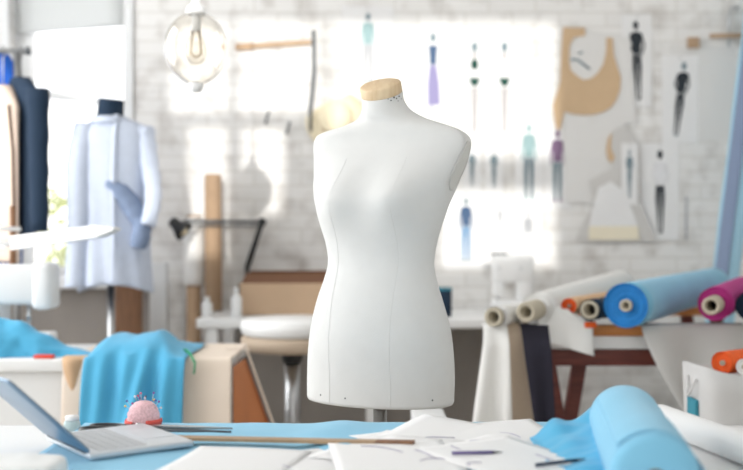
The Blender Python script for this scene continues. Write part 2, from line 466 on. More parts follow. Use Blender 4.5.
# ------------------------------------------------------------------ front cutting table and what lies on it
TZ = .80
tb = empty('cutting_table', (0, 1.55, 0), 'long white cutting table across the foreground under blue fabric', 'table')
mb().box((-1.5, .9, TZ - .035), (1.5, 2.17, TZ), .004).build('table_top', M_WHITE, tb)
mb().box((-1.4, .95, TZ - .11), (1.4, .975, TZ - .035)).box((-1.4, 2.10, TZ - .11), (1.4, 2.125, TZ - .035)).build('apron', M_WHITE, tb)
for x in (-1.38, 1.38):
    for y in (.98, 2.09): mb().box((x - .03, y - .03, 0), (x + .03, y + .03, TZ - .035), .004).build('leg', M_WMETAL, tb)

def ripple(x, y, s=1.0):
    return s * (.5 * nz(x * 5, y * 9) + .5 * math.sin(x * 17 + 5 * nz(x * 3, y * 3, 4)) * .4 + .3 * nz(x * 14, y * 20, 2))
def table_cloth(u, v):
    x = -.60 + u * 1.06; y = 1.45 + v * .712
    h = .006 + .005 * ripple(x, y) + .009 * math.exp(-((x + .10 - .25 * (y - 2.0)) / .05) ** 2) * math.exp(-((y - 2.10) / .1) ** 2) + .020 * math.exp(-((x + .06 + .5 * (y - 1.9)) / .05) ** 2) * math.exp(-((y - 1.88) / .06) ** 2)
    return V((x + .01 * nz(y * 6, 1), y + .008 * nz(x * 7, 3), TZ + max(.0018, h)))
tag(mb().grid(table_cloth, 80, 60).build('fabric_sheet', M_BLUEL, None, .0012),
    'light blue cotton sheet spread flat over the cutting table', 'fabric')

# blue roll with its loose end
ra, rb_ = V((X(623, 1.9), 1.9, TZ + .0635)), V((X(656, 1.42), 1.42, TZ + .0635))
rl = empty('fabric_roll', ra, 'thick light blue fabric roll lying on the cutting table, nearest the camera', 'fabric roll')
ax = (rb_ - ra).normalized(); ln = (rb_ - ra).length
prof = [(.014, .010), (.02, .006), (.027, .009), (.034, .003), (.044, .006), (.052, .001), (.058, .002), (.0615, .010)]
prof += [(.0615 + .0007 * math.sin(i * 2.1), .02 + (ln - .03) * i / 24) for i in range(25)] + [(.05, ln), (.014, ln)]
mb().lathe(prof, ra, ax, 48, cap=False).build('rolled_cloth', M_BLUEL, rl)
mb().lathe([(.0145, .004), (.0145, ln)], ra, ax, 24, cap=False).build('core', M_GREYTUBE, rl, .002)
perp = V((ax.y, -ax.x, 0)).normalized()
if perp.x < 0: perp = -perp
def layer(u, v):   # upper layer that peels off to the right and a second seam line
    ang = -.9 + v * 2.6
    p = ra + ax * (.035 + u * (ln - .06))
    r = .0632 + .0015 * math.sin(u * 9 + v * 3)
    q = p + perp * math.sin(ang) * r + V((0, 0, 1)) * math.cos(ang) * r
    if v > .75: q += perp * (v - .75) * .06 - V((0, 0, (v - .75) * .02))
    return V((q.x, q.y, max(q.z, TZ + .004)))
mb().grid(layer, 30, 24).build('outer_layer', M_BLUEL, rl, .0012)
def tail(u, v):    # crumpled loose end to the left of the roll
    x = ra.x - .045 - u * .125; y = 1.62 + v * .34 - .05 * u
    h = .07 * (1 - u) ** 1.6 * (.35 + .65 * v) + .012 + .016 * ripple(x * 1.6, y * 1.6, 1.5) + .028 * math.exp(-((u - .62) / .2) ** 2) * v ** 3
    return V((x + .012 * nz(y * 8, 2), y + .012 * nz(x * 8, 5), TZ + .0125 + max(.002, h * .8)))
mb().grid(tail, 34, 40).build('loose_end', M_BLUE, rl, .0012)

# white roll on the right
pa, pb = V((X(660, 2.10), 2.10, TZ + .029)), V((X(790, 1.66), 1.66, TZ + .029))
wr = empty('paper_roll', pa, 'white pattern-paper roll lying aslant right of the blue roll', 'paper roll')
ax2 = (pb - pa).normalized(); l2 = (pb - pa).length
mb().lathe([(.010, .004), (.016, .001), (.02, .003), (.0265, 0)] + [(.027, .004 + (l2 - .01) * i / 10) for i in range(11)] + [(.012, l2)], pa, ax2, 36, cap=False).build('rolled_paper', M_PAPER, wr)
def flap(u, v):
    p = pa + ax2 * (.01 + u * (l2 - .02)); q = V((-ax2.y, ax2.x, 0)).normalized()
    if q.x < 0: q = -q
    return V((p.x, p.y, TZ)) + q * (.025 + v * .24) + V((0, 0, .006 + .022 * (1 - v) ** 3))
mb().grid(flap, 10, 16).build('loose_sheet', M_PAPER, wr, .0008)

# loose paper sheets
def sheet(px, py, rot, label, i, size=(.21, .297), lift=0.0, marks=0, group='loose paper sheets on the cutting table', m=None):
    Y = (CZ - TZ - .015) * F / (py - CY)
    c = V((X(px, Y), Y, TZ + .012 + .0014 * i))
    R = Matrix.Rotation(rot, 4, 'Z')
    o = empty('paper_sheet', c, label, 'paper', group)
    def fn(u, v):
        lx, ly = (u - .5) * size[0], (v - .5) * size[1]
        z = .002 * math.sin(u * 5 + i) * math.sin(v * 4 + i) + lift * max(0, u * v - .25) ** 1.3 * 1.6
        return c + R @ V((lx, ly, z))
    mb().grid(fn, 12, 12).build('page', m or M_PAPER, o, .0005)
    if marks:
        rnd = random.Random(i * 7 + 3)
        for j in range(marks):
            u0, v0 = rnd.uniform(.12, .8), rnd.uniform(.1, .9)
            du, dv = rnd.uniform(-.35, .35), rnd.uniform(-.25, .25)
            k = mb(); k.tube([fn(min(.95, max(.05, u0 + du * t)), min(.95, max(.05, v0 + dv * t + .05 * math.sin(3 * t)))) + V((0, 0, .0009)) for t in (0, .25, .5, .75, 1)], .0006, 6).build('pen_line', M_PURPLE, o)['label'] = 'thin purple pencil stroke'
    return o
sheets = [
 (318, 466, .35, 'white paper sheet at the front edge, left of the pole', 0, 0, 2),
 (400, 447, -.5, 'white sheet just below the dark end of the wooden ruler', 0, 0, 2),
 (228, 466, -.2, 'white paper sheet half out of the picture below the ruler', 0, 0, 0),
 (440, 443, .6, 'white sheet reaching back to the table edge beside the form stand', .0, 0, 2),
 (466, 437, 1.0, 'white paper with a raised corner peaking above the pile', .011, 0, 3),
 (505, 440, .2, 'white sheet at the right end of the paper pile', .006, 0, 2),
 (520, 449, -.7, 'white sheet lying against the crumpled blue cloth', 0, 0, 3),
 (450, 456, 1.2, 'topmost white sheet of the pile with purple strokes', 0, 0, 4),
 (395, 463, .1, 'white sheet at the bottom edge in front of the pole', 0, 0, 3),
 (510, 463, .5, 'white sheet at the bottom edge under the dark pen', 0, 0, 3)]
for i, (px, py, r, lab, lf_, _, mk_) in enumerate(sheets): sheet(px, py, r, lab, i, lift=lf_, marks=mk_)
def pen(px0, py0, px1, py1, z, r, label, m):
    def q(px, py):
        Y = (CZ - z) * F / (py - CY); return V((X(px, Y), Y, z))
    a, b2 = q(px0, py0), q(px1, py1)
    o = empty('pen', a, label, 'pen'); d = (b2 - a)
    mb().tube([a, a + d * .8], r, 12).build('barrel', m, o)
    mb().tube([a + d * .8, a + d], [r * .95, r * .2], 12).build('tip', M_DGREY, o)
pen(452, 453, 503, 452, TZ + .030, .003, 'dark purple pen lying across the white sheets', M_PURPLE)
pen(536, 465, 586, 459, TZ + .030, .003, 'dark navy pen at the end of the sheets near the blue cloth', M_NAVY)

# wooden ruler
def on(px, py, z):
    Y = (CZ - z) * F / (py - CY); return V((X(px, Y), Y, z))
a, b2 = on(118, 436.5, TZ + .014), on(414, 443, TZ + .026)
o = empty('yardstick', a, 'long brown wooden ruler lying across the blue fabric', 'ruler')
d = (b2 - a).normalized(); s_ = V((-d.y, d.x, 0))
def bar(p, q, w, h): # box along a line
    d = (q - p).normalized(); s = V((-d.y, d.x, 0)).normalized(); up = s.cross(d); up = -up if up.z < 0 else up
    return [[p + s * w + up * h, p - s * w + up * h, p - s * w - up * h, p + s * w - up * h], [q + s * w + up * h, q - s * w + up * h, q - s * w - up * h, q + s * w - up * h]]
mb().loft(bar(a, a + (b2 - a) * .88, .012, .003), smooth=False).build('stick', M_WOOD, o)
mb().loft(bar(a + (b2 - a) * .88, b2, .0122, .0032), smooth=False).build('end_cap', M_WOODD, o)['label'] = 'dark brown tip'

# shears
hz = TZ + .008
o = empty('fabric_shears', on(110, 429, hz), 'black handled fabric shears lying in front of the pincushion', 'scissors')
p0, p1 = on(134, 429.5, hz), on(232, 432.5, hz)
dd = (p1 - p0); sd = V((-dd.y, dd.x, 0)).normalized()
for k, (w, zz, nm) in enumerate(((.012, 0, 'blade'), (.010, .005, 'blade'))):
    off = sd * (.006 if k else -.004) + V((0, 0, zz))
    mb().prism([p0 + off + sd * w, p0 + off - sd * w, p0 + dd * .6 + off - sd * w * .8, p1 + off, p0 + dd * .6 + off + sd * w * .7], (0, 0, .004)).build(nm, M_STEEL if k else M_DGREY, o)
for k in (-1, 1):
    cc = on(98 if k < 0 else 108, 430.5 if k < 0 else 427.5, hz + .004)
    e1 = dd.normalized()
    pts = [cc + e1 * .034 * math.cos(t) + sd * .017 * math.sin(t) for t in [2 * PI * i / 24 for i in range(25)]]
    g = mb().tube(pts, .0065, 10); g.tube([cc + e1 * .03, p0 + V((0, 0, .003)) + sd * .004 * k], [.0075, .007], 10)
    g.build('handle', M_BLACK, o)
mb().lathe([(.006, 0), (.006, .014), (.003, .016)], p0 + dd * .05 + V((0, 0, -.002)), n=14).build('pivot_screw', M_STEEL, o)

# small clear bottle beside the shears
bc = on(72, 431, TZ)
o = empty('glass_jar', bc, 'small pale glass jar beside the shears handles', 'jar')
mb().lathe([(.001, .001), (.015, .001), (.0165, .004), (.0165, .018), (.012, .022), (.012, .026)], bc, n=24).build('body', M_CYANW, o)
mb().lathe([(.0135, .022), (.0135, .031), (.001, .032)], bc, n=24).build('lid', M_WHITEPL, o)

# pincushion
pc = V((X(143.5, 2.125), 2.125, TZ + .004))
pcz = TZ + .004
o = empty('pincushion', pc, 'pink knitted wrist pincushion stuck with coloured pins', 'pincushion')
pr = []
for i in range(13):
    t = i / 12 * PI / 2
    pr.append((.033 * math.cos(t) ** .8 if i < 12 else .0005, .018 + .037 * math.sin(t)))
kn = mb()
seg = 40
rings = []
for r, h in [(.027, .0), (.032, .006), (.034, .014)] + pr:
    rings.append([pc + V((r * (1 + .035 * math.sin(k * 1.9 * 4 + h * 900)) * math.cos(2 * PI * k / seg), r * (1 + .035 * math.sin(k * 1.9 * 4 + h * 900)) * math.sin(2 * PI * k / seg), h)) for k in range(seg)])
kn.loft(rings).build('cushion', M_PINK, o)
def band(a0, a1, z0, z1):
    g = mb(); rr = []
    for i in range(21):
        a = a0 + (a1 - a0) * i / 20
        e = V((math.cos(a), math.sin(a), 0)); r = .0362
        rr.append([pc + e * r + V((0, 0, z0)), pc + e * (r + .0015) + V((0, 0, (z0 + z1) / 2)), pc + e * r + V((0, 0, z1))])
    return g.loft(rr, cap=False, closed=False)
band(math.radians(-70), math.radians(15), .007, .019).build('ribbon', M_REDBAND, o, .0015)
band(math.radians(165), math.radians(245), .006, .017).build('ribbon', M_REDBAND, o, .0015)
mb().lathe([(.004, 0), (.004, .004), (.002, .006)], pc + V((.002, -.034, .005)), (0, -1, 0), 14).build('button', M_DGREY, o)
pin_cols = [(235, 200, 90), (70, 90, 170), (150, 60, 140), (240, 240, 245), (200, 60, 110), (90, 70, 150), (230, 120, 150), (60, 60, 90), (220, 210, 220), (130, 80, 160)]
pm = [mat('pin_head_%d' % i, c, .3) for i, c in enumerate(pin_cols)]
for i in range(14):
    t = i / 13
    a = random.uniform(0, 2 * PI); tip = pc + V(((t - .5) * .05 + random.uniform(-.004, .004), random.uniform(-.012, .012), .046 - 16 * ((t - .5) * .05) ** 2))
    hd = tip + V(((t - .5) * .022, random.uniform(-.008, .008), .020 + .006 * math.sin(i * 2.3) - .012 * (2 * t - 1) ** 2))
    pn = mb().tube([tip, hd], .0006, 6).build('pin', M_STEEL, o)
    g = mb(); bmesh.ops.create_uvsphere(g.bm, u_segments=10, v_segments=8, radius=.0024, matrix=Matrix.Translation(hd))
    for f in g.bm.faces: f.smooth = True
    g.build('pin_head', pm[i % 10], pn)

# laptop, lid leaning back, seen from behind the lid
C0 = V((X(90, 1.787), 1.787, TZ + .004))
Lh = V((-.8, -.6, 0)); Hh = V((-.6, .8, 0)); Bd = V((.8, .6, 0)); UZ = V((0, 0, 1))
o = empty('laptop', C0, 'open silver-blue laptop at the left end of the cutting table', 'laptop')
Rm = Matrix(((Bd.x, Hh.x, 0, C0.x), (Bd.y, Hh.y, 0, C0.y), (0, 0, 1, C0.z), (0, 0, 0, 1)))
mb().box((0, 0, .005), (.200, .22, .017), .004, Rm).build('base', M_ALU, o)
kk = mb()
for r in range(5):
    for q in range(10): kk.box((.02 + r * .019, .014 + q * .0195, .017), (.036 + r * .019, .030 + q * .0195, .0182), 0, Rm)
kk.build('keyboard', M_KEYS, o)
mb().box((.13, .06, .017), (.19, .16, .0176), 0, Rm).build('trackpad', M_ALU, o)
ph = math.radians(44); Sv = Lh * math.cos(ph) + UZ * math.sin(ph); Nv = Lh * math.sin(ph) - UZ * math.cos(ph)
H0 = C0 + V((0, 0, .020))
Rs = Matrix(((Sv.x, Hh.x, Nv.x, H0.x), (Sv.y, Hh.y, Nv.y, H0.y), (Sv.z, Hh.z, Nv.z, H0.z), (0, 0, 0, 1)))
mb().box((0, 0, -.003), (.195, .22, .004), .003, Rs).build('lid', M_LID, o)
mb().box((.012, .01, -.0045), (.185, .21, -.0032), 0, Rs).build('display', M_SCREEN, o)
mb().tube([H0 + Hh * .02, H0 + Hh * .20], .006, 12).build('hinge', M_DGREY, o)

# folded white cloth at lower left
c = V((X(12, 1.66), 1.66, TZ))
def foldc(u, v):
    a = u * 2 * PI; r = math.sin(min(1, v * 1.0) * PI / 2)
    ee = 4
    x = .082 * r * math.copysign(abs(math.cos(a)) ** (2 / ee), math.cos(a)); y = .06 * r * math.copysign(abs(math.sin(a)) ** (2 / ee), math.sin(a))
    h = .040 * (1 - v ** 6) ** .5 + .003 * nz(x * 30, y * 30)
    return c + V((x, y, max(.001, h)))
tag(mb().grid(foldc, 40, 14).build('folded_cloth', M_WCLOTH), 'white folded cloth in the lower left corner in front of the laptop', 'cloth')

# ------------------------------------------------------------------ left work table
LZ = .76; LY0, LY1 = 3.65, 4.16; LX0, LX1 = -1.95, -.505
lt = empty('sewing_table', ((LX0 + LX1) / 2, 3.9, 0), 'white sewing table at left with fabrics hanging over its front', 'table')
mb().box((LX0, LY0, LZ - .045), (LX1, LY1, LZ), .006).build('table_top', M_WHITE, lt)
mb().box((LX0 + .03, LY0 + .03, .12), (LX1 - .03, LY0 + .05, LZ - .045)).build('front_panel', M_WHITE, lt)
for x in (LX0 + .05, LX1 - .05):
    for y in (LY0 + .09, LY1 - .05): mb().box((x - .025, y - .025, 0), (x + .025, y + .025, LZ - .045)).build('leg', M_WMETAL, lt)

def drape_beige(u, v):
    x = -1.085 + u * (LX1 + 1.085 + .012); s = v * .84
    top = LY1 - .03 - (LY0 - .012)
    if s < top: y, z = LY1 - .03 - s, LZ + .0045
    else:
        t = s - top
        y = LY0 - .012 - .018 * min(1, t * 8) - .02 * t - .022 * t * (1 + math.sin(x * 24 + 1)) ; z = LZ + .0045 - t
        x += .02 * t * math.sin(x * 12)
    if s > top - .02 and s < top + .02: z -= .0
    return V((x, y, z + .002 * nz(x * 9, s * 9)))
tag(mb().grid(drape_beige, 60, 90).build('linen_cloth', M_BEIGE, None, .002), 'beige linen cloth hanging over the front of the sewing table', 'fabric')
def drape_side(u, v):
    t = v * .5
    return V((LX1 + .012 + (.012 + .34 * t) * u + .012 * math.sin(u * 8) * v, LY0 + .03 + .26 * u, LZ - .03 - t))
tag(mb().grid(drape_side, 24, 24).build('rust_cloth', M_RUST, None, .002), 'rust orange cloth hanging at the right end of the sewing table', 'fabric')
def drape_strip(u, v):
    t = v * .40
    if v < .1: return V((LX1 - .05 + .078 * v / .1, LY0 + .26 + u * .05, LZ + .008))
    return V((LX1 + .028 + .36 * (t - .04), LY0 + .26 + u * .05, LZ + .006 - (t - .04)))
tag(mb().grid(drape_strip, 6, 30).build('linen_strip', M_BEIGE, None, .002), 'pale strip of linen at the far right corner of the sewing table', 'fabric')
def tanpiece(u, v):
    t = max(0, v - .1) * .44
    x0 = X(60, 3.62) + .03 * v; x1 = X(88, 3.62)
    x = x0 + (x1 - x0) * u + .09 * t * (1 - u)
    if v < .1: return V((x, LY0 + .05 - .7 * v, LZ + .008))
    return V((x, LY0 - .02 - .02 * t - .012 * math.sin(u * 5), LZ + .008 - t))
tag(mb().grid(tanpiece, 12, 24).build('tan_cloth', M_TAN, None, .003), 'tan cloth edge showing left of the hanging blue cloth', 'fabric')
prof_b = [(0, (4.05, .772)), (.12, (3.95, .80)), (.25, (3.84, .835)), (.38, (3.72, .835)), (.48, (3.632, .80)), (.56, (3.590, .74)), (.75, (3.568, .60)), (1, (3.558, .40))]
hp = [(0, .1), (.06, .6), (.18, .95), (.4, .88), (.62, 1.1), (.72, .9), (.85, .35), (1, .0)]
def drape_blue(u, v):
    yy = smooth_interp([(a, q[0]) for a, q in prof_b], v); zz = smooth_interp([(a, q[1]) for a, q in prof_b], v)
    hh = smooth_interp(hp, u)
    if zz > LZ + .012: zz = LZ + .012 + (zz - LZ - .012) * hh + (.008 * nz(u * 7, v * 9) if v < .5 else 0)
    x = X(86, 3.6) + u * (X(186, 3.6) - X(86, 3.6))
    w = max(0, v - .4) / .6
    fold = math.sin(u * 15 + 2.5 * w * (u - .4) + .8) * .6 + math.sin(u * 31 + 1 + 2 * w) * .3
    vv = .06 * math.exp(-((u - .45 - .45 * (.9 - v)) / .06) ** 2) * w + .05 * math.exp(-((u - .30 + .3 * (.9 - v)) / .09) ** 2) * w
    return V((x - .0 * w, yy - .016 * w - .045 * (fold + .9) * w ** .7 - vv, zz))
tag(mb().grid(drape_blue, 70, 90).build('blue_cloth', M_BLUE, None, .002, offset=1), 'sky blue cloth draped over the front of the sewing table', 'fabric')
hx = [(0, .125), (.2, .135), (.45, .115), (.62, .085), (.8, .035), (1, .004)]
def heap(u, v):
    x0, x1 = X(-45, 3.8), X(97, 3.8)
    x = x0 + u * (x1 - x0); a = v * PI
    h = smooth_interp(hx, u) * (1 + .25 * nz(u * 7, v * 3, 1)) ; w = .055 + .04 * (1 - u)
    r = 1 + .12 * math.sin(u * 20 + v * 7) + .1 * nz(u * 12, v * 9, 5)
    return V((x, 3.775 - math.cos(a) * w * r, LZ + .0015 + h * math.sin(a) ** .8 * (.92 + .08 * r)))
tag(mb().grid(heap, 70, 30).build('blue_cloth', M_BLUE), 'crumpled sky blue cloth heaped on the sewing table at far left', 'fabric')
c = P(44, 353, 3.672)
tag(mb().box((c.x - .036, 3.66, LZ + .0005), (c.x + .036, 3.69, LZ + .014), .006).build('sewing_clip', M_RED), 'small red clip at the front edge of the sewing table', 'clip')
c = P(190, 352, 3.62)
pts = [V((X(px, 3.6), LY0 - .05 - .02 * i - .018 * (i > 2), Z(py, 3.6))) for i, (px, py) in enumerate(((184, 353), (189, 352), (193, 356), (196, 364), (195, 373)))]
pts = [V((X(px, yy), yy, Z(py, yy))) for px, py, yy in ((180, 349.5, 3.80), (187, 351, 3.67), (191, 355, 3.60), (195, 363, 3.58), (194, 374, 3.575))]
tag(mb().tube(pts, .007, 8, flat=.5).build('ribbon', M_GREEN), 'green ribbon lying over the beige linen', 'ribbon')

# sewing machine at the far left of the table
MYc = 4.0
o = empty('sewing_machine', (X(20, MYc), MYc, LZ), 'white sewing machine head above the blue heap at far left', 'sewing machine')
x0, x1 = X(-70, MYc), X(56, MYc)
mb().box((x0, MYc - .09, LZ), (x1 - .02, MYc + .09, LZ + .06), .01).build('bed', M_WHITEPL, o)
mb().box((x0, MYc - .07, LZ + .05), (X(6, MYc), MYc + .07, Z(270, MYc)), .02).build('pillar', M_WHITEPL, o)
mb().box((x0, MYc - .065, Z(304, MYc)), (X(42, MYc), MYc + .065, Z(264, MYc)), .022).build('arm', M_WHITEPL, o)
mb().box((X(36, MYc), MYc - .072, Z(309, MYc)), (x1, MYc + .072, Z(262, MYc)), .024).build('head', M_WHITEPL, o)
mb().tube([(X(29, MYc), MYc, LZ + .06), (X(29, MYc), MYc, Z(300, MYc))], .008).build('needle_bar', M_STEEL, o)
mb().tube([(X(13, MYc), MYc, Z(268, MYc)), (X(13, MYc), MYc, Z(206, MYc))], .012).build('spool_post', M_WOODD, o)
for yy in (229, 243):
    mb().tube([(X(-30, MYc), MYc - .015, Z(yy - 1, MYc)), (X(22, MYc), MYc - .015, Z(yy, MYc))], .0085).build('thread_guide', M_WHITEPL, o)
# flat lamp bar
a, b2 = P(14, 243, MYc - .02), P(117, 229, MYc - .25)
o = empty('task_lamp', (X(-5, MYc + .12), MYc + .115, LZ), 'white flat bar lamp reaching out over the sewing machine', 'lamp')
d = (b2 - a).normalized(); w = V((-d.y, d.x, 0)).normalized(); up = d.cross(w); up = up if up.z > 0 else -up
def sec(p, h, t): return [p + w * t + up * h, p - w * t + up * h, p - w * t - up * h, p + w * t - up * h]
mb().loft([sec(a, .026, .02), sec(a.lerp(b2, .3), .024, .03), sec(a.lerp(b2, .85), .022, .03), sec(b2, .004, .02)], smooth=False).build('light_bar', M_WHITEPL, o)
mb().tube([(X(-5, MYc + .12), MYc + .115, LZ + .01), (X(-5, MYc + .12), MYc + .115, Z(250, MYc)), a], .009).build('stem', M_WMETAL, o)
mb().lathe([(.035, 0), (.035, .012), (.015, .02)], (X(-5, MYc + .12), MYc + .115, LZ), n=24).build('base', M_WMETAL, o)

# ------------------------------------------------------------------ clothes rack and garments
RY = 4.62
rk = empty('clothes_rack', (X(17, RY), RY, 0), 'chrome clothes rack with hanging garments at the left edge', 'clothes rack')
rz = Z(51, RY); rx = X(17, RY)
mb().tube([(rx - .9, RY, rz), (X(27, RY), RY, rz)], .013).build('rail', M_STEEL, rk)
mb().lathe([(.016, 0), (.02, .004), (.02, .016), (.012, .02)], (X(26, RY), RY, rz), (1, 0, 0), 18).build('end_cap', M_DGREY, rk)
for x in (rx, rx - .85):
    mb().tube([(x, RY, .03), (x, RY, rz)], .016).build('post', M_STEEL, rk)
    mb().tube([(x, RY - .22, .03), (x, RY + .22, .03)], .014).build('foot', M_STEEL, rk)
def garment(name, label, px, ptop, pbot, hw, dpt, yaw, Y, m, slv=None, slm=None, collar=None, hem=1.0):
    """shell hung from a hanger: shoulders slope from the neck, body ripples to the hem"""
    c = V((X(px, Y), Y, 0)); zt, zbm = Z(ptop, Y), Z(pbot, Y)
    e = V((math.cos(yaw), math.sin(yaw), 0)); n = V((-e.y, e.x, 0))
    o = empty(name, V((c.x, c.y, zbm)), label, 'garment', 'garments on the rack')
    rr = []
    for i in range(31):
        t = i / 30; z = zt + (zbm - zt) * t
        s = min(1, t / .13)
        w = (.05 + (hw - .05) * s ** .85) * (1 + (hem - 1) * t); dp = (.04 + (dpt - .04) * min(1, t / .25))
        rg = []
        for k in range(48):
            th = 2 * PI * k / 48
            rp = 1 + .10 * t * math.sin(th * 7 + 2 * t) + .05 * t * math.sin(th * 12)
            rg.append(V((c.x, c.y, z)) + e * w * math.cos(th) + n * dp * rp * math.sin(th))
        rr.append(rg)
    mb().loft(rr).build('body', m, o)
    for sg in (slv or ()):
        a0 = V((c.x, c.y, zt - (zt - zbm) * .12)) + e * sg * (hw - .035)
        L_ = (zt - zbm) * (.88 if sg > 0 else .8)
        pts = [a0 + e * sg * (.018 + .05 * t) - n * .02 * t + V((0, 0, -L_ * t + .02)) for t in [i / 12 for i in range(13)]]
        mb().tube(pts, [.05 - .012 * i / 12 + .003 * math.sin(i * 2) for i in range(13)], 18, flat=.75).build('sleeve', slm or m, o)
    hg = empty('clothes_hanger', V((c.x, c.y, zt)), label.split(' hanging')[0].replace('garment', '') + ' hanger' , 'hanger', 'hangers on the rack')
    hook = [V((c.x, c.y, zt - .015)), V((c.x, c.y, rz - .035))]
    hook += [V((c.x, RY, rz)) + V((0, math.cos(a) * .022 * (1), math.sin(a) * .022)) for a in [(-PI / 2 + PI * 1.25 * i / 12) for i in range(13)]]
    mb().tube(hook, .0035, 8).build('hook', M_STEEL, hg)
    mb().tube([V((c.x, c.y, zt - .03)) - e * (hw - .05) + V((0, 0, -.05)), V((c.x, c.y, zt - .012)), V((c.x, c.y, zt - .03)) + e * (hw - .05) + V((0, 0, -.05))], .006, 8).build('bar', M_WOOD, hg)
    return o, hg
g, h = garment('blue_dress', 'bright blue garment hanging on the rack, its shoulder above the beige coat', -1, 55, 300, .115, .04, -.2, RY + .10, M_BRIGHTB); h['label'] = 'hanger holding the bright blue garment'
g, h = garment('jacket', 'navy jacket with long sleeves hanging at the right end of the rack', 21, 78, 236, .165, .028, -.75, RY, M_NAVY, (1,), M_NAVY, hem=.8); h['label'] = 'hanger holding the navy jacket'
g, h = garment('coat', 'beige wool coat hanging in front of the navy jacket', 3, 86, 262, .13, .026, -.72, RY, M_COAT, (), hem=1.0); h['label'] = 'hanger holding the beige coat'
# strip of dark lapel on the coat
mb().tube([P(9, 105, RY - .115), P(13, 150, RY - .115), P(14, 200, RY - .115), P(14, 258, RY - .115)], .008, 8).build('front_edge', M_DARKBRN, g)['label'] = 'dark brown front edge'

# ------------------------------------------------------------------ form with the blue shirt
FY = 4.62
sh = empty('dress_form', (X(118, FY), FY, 0), 'dark dress form wearing a pale blue shirt by the window', 'mannequin')
fx = X(119, FY)
mb().lathe([(.08, 0), (.095, .1), (.08, .3), (.085, .42), (.07, .52), (.05, .57), (.04, .60)], (fx, FY, Z(255, FY)), n=32).build('torso', M_NAVY, sh)
ncb = V((X(111, FY), FY - .02, Z(120, FY)))
mb().lathe([(.066, -.02), (.058, .03), (.056, .085), (.05, .092), (.001, .093)], ncb, (.1, -.12, 1), 26).build('neck', M_NAVY, sh)
mb().tube([(X(111, FY), FY, .03), (X(111, FY), FY, Z(258, FY))], .016).build('pole', M_STEEL, sh)
mb().lathe([(.2, 0), (.2, .02), (.05, .04)], (X(111, FY), FY, 0), n=32).build('base', M_WMETAL, sh)
shl = [(119, 98.5), (122.5, 90), (127, 82.5), (134, 78), (150, 76), (180, 78), (215, 81), (250, 80), (288, 79)]
shr = [(119, 127), (122.5, 137), (127, 147), (134, 152), (150, 154), (180, 152), (215, 150), (250, 150), (288, 153)]
shd = [(119, .064), (126, .085), (140, .105), (180, .125), (240, .12), (288, .13)]
st = empty('shirt', (fx, FY, Z(288, FY)), 'pale blue long-sleeved shirt worn by the form near the window', 'shirt')
rr = []
for i in range(45):
    y = 119 + 169 * i / 44; l, r = smooth_interp(shl, y), smooth_interp(shr, y); dp = smooth_interp(shd, y)
    c = V((X((l + r) / 2, FY), FY, Z(y, FY))); hw = (r - l) / 2 * FY / F; t = i / 44
    rr.append([c + V((hw * math.cos(a), -dp * math.sin(a) * (1 + .07 * t * math.sin(a * 9 + t * 2)), -.02 * t * math.cos(2 * a))) for a in [2 * PI * k / 60 for k in range(60)]])
mb().loft(rr, cap=False).build('body', M_BLUES, st, .003, offset=1)
def sleeve(pts, rads, m, nm='sleeve'):
    P3 = [P(*q) for q in pts]
    n = len(P3); fine = []; fr = []
    for i in range((n - 1) * 8 + 1):
        u = i / 8; k = [(j, 0) for j in range(n)]
        fine.append(V([smooth_interp([(j, P3[j][a]) for j in range(n)], u) for a in range(3)]))
        fr.append(smooth_interp([(j, rads[j]) for j in range(n)], u) * (1 + .04 * math.sin(i * 1.7)))
    return mb().tube(fine, fr, 22).build(nm, m, st)
sleeve([(86, 126, FY - .03), (80, 165, FY - .07), (79, 215, FY - .08), (77, 262, FY - .07)], [.052, .058, .05, .045], M_BLUES)
sleeve([(77, 258, FY - .07), (76.5, 287, FY - .07)], [.047, .05], M_BLUES, 'cuff')
sleeve([(144, 130, FY - .02), (149, 160, FY - .06), (153, 196, FY - .10), (148, 226, FY - .14)], [.046, .040, .036, .033], M_BLUES)
sleeve([(92, 166, FY - .075), (112, 184, FY - .090), (130, 204, FY - .098), (143, 226, FY - .11)], [.02, .044, .046, .038], M_BLUEC, 'sleeve_shade')['label'] = 'sleeve band darkened for the shade across the shirt'  # shade under the arm, built as a band of darker cloth
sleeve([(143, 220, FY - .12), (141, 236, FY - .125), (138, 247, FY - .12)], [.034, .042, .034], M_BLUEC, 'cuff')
pl = mb().grid(lambda u, v: V((X(118 + 5 * u, FY), FY - smooth_interp(shd, 116 + v * 168) * 1.01 - .006, Z(116 + 168 * v, FY))), 2, 30).build('placket', M_BLUES, st, .003)
cl = mb().loft([[ncb + V((rad * 1.25 * math.cos(a), rad * 1.1 * math.sin(a), hh)) for a in [2 * PI * k / 30 for k in range(30)]] for rad, hh in ((.056, .002), (.054, .012), (.06, .008), (.072, -.022))], cap=False).build('collar', M_BLUES, st, .003)

# brown upright board and pale panel by the window wall
tag(mb().box((X(116, 5.2), 5.18, 0), (X(142, 5.2), 5.22, Z(280, 5.2)), .004).build('wooden_board', M_WOODD), 'brown upright board standing below the hem of the blue shirt', 'board')
tag(mb().box((X(150, 5.35), 5.33, 0), (X(167, 5.35), 5.40, Z(263, 5.35)), .006).build('foam_board', M_WMETAL), 'pale grey upright panel standing left of the cardboard tubes', 'panel')

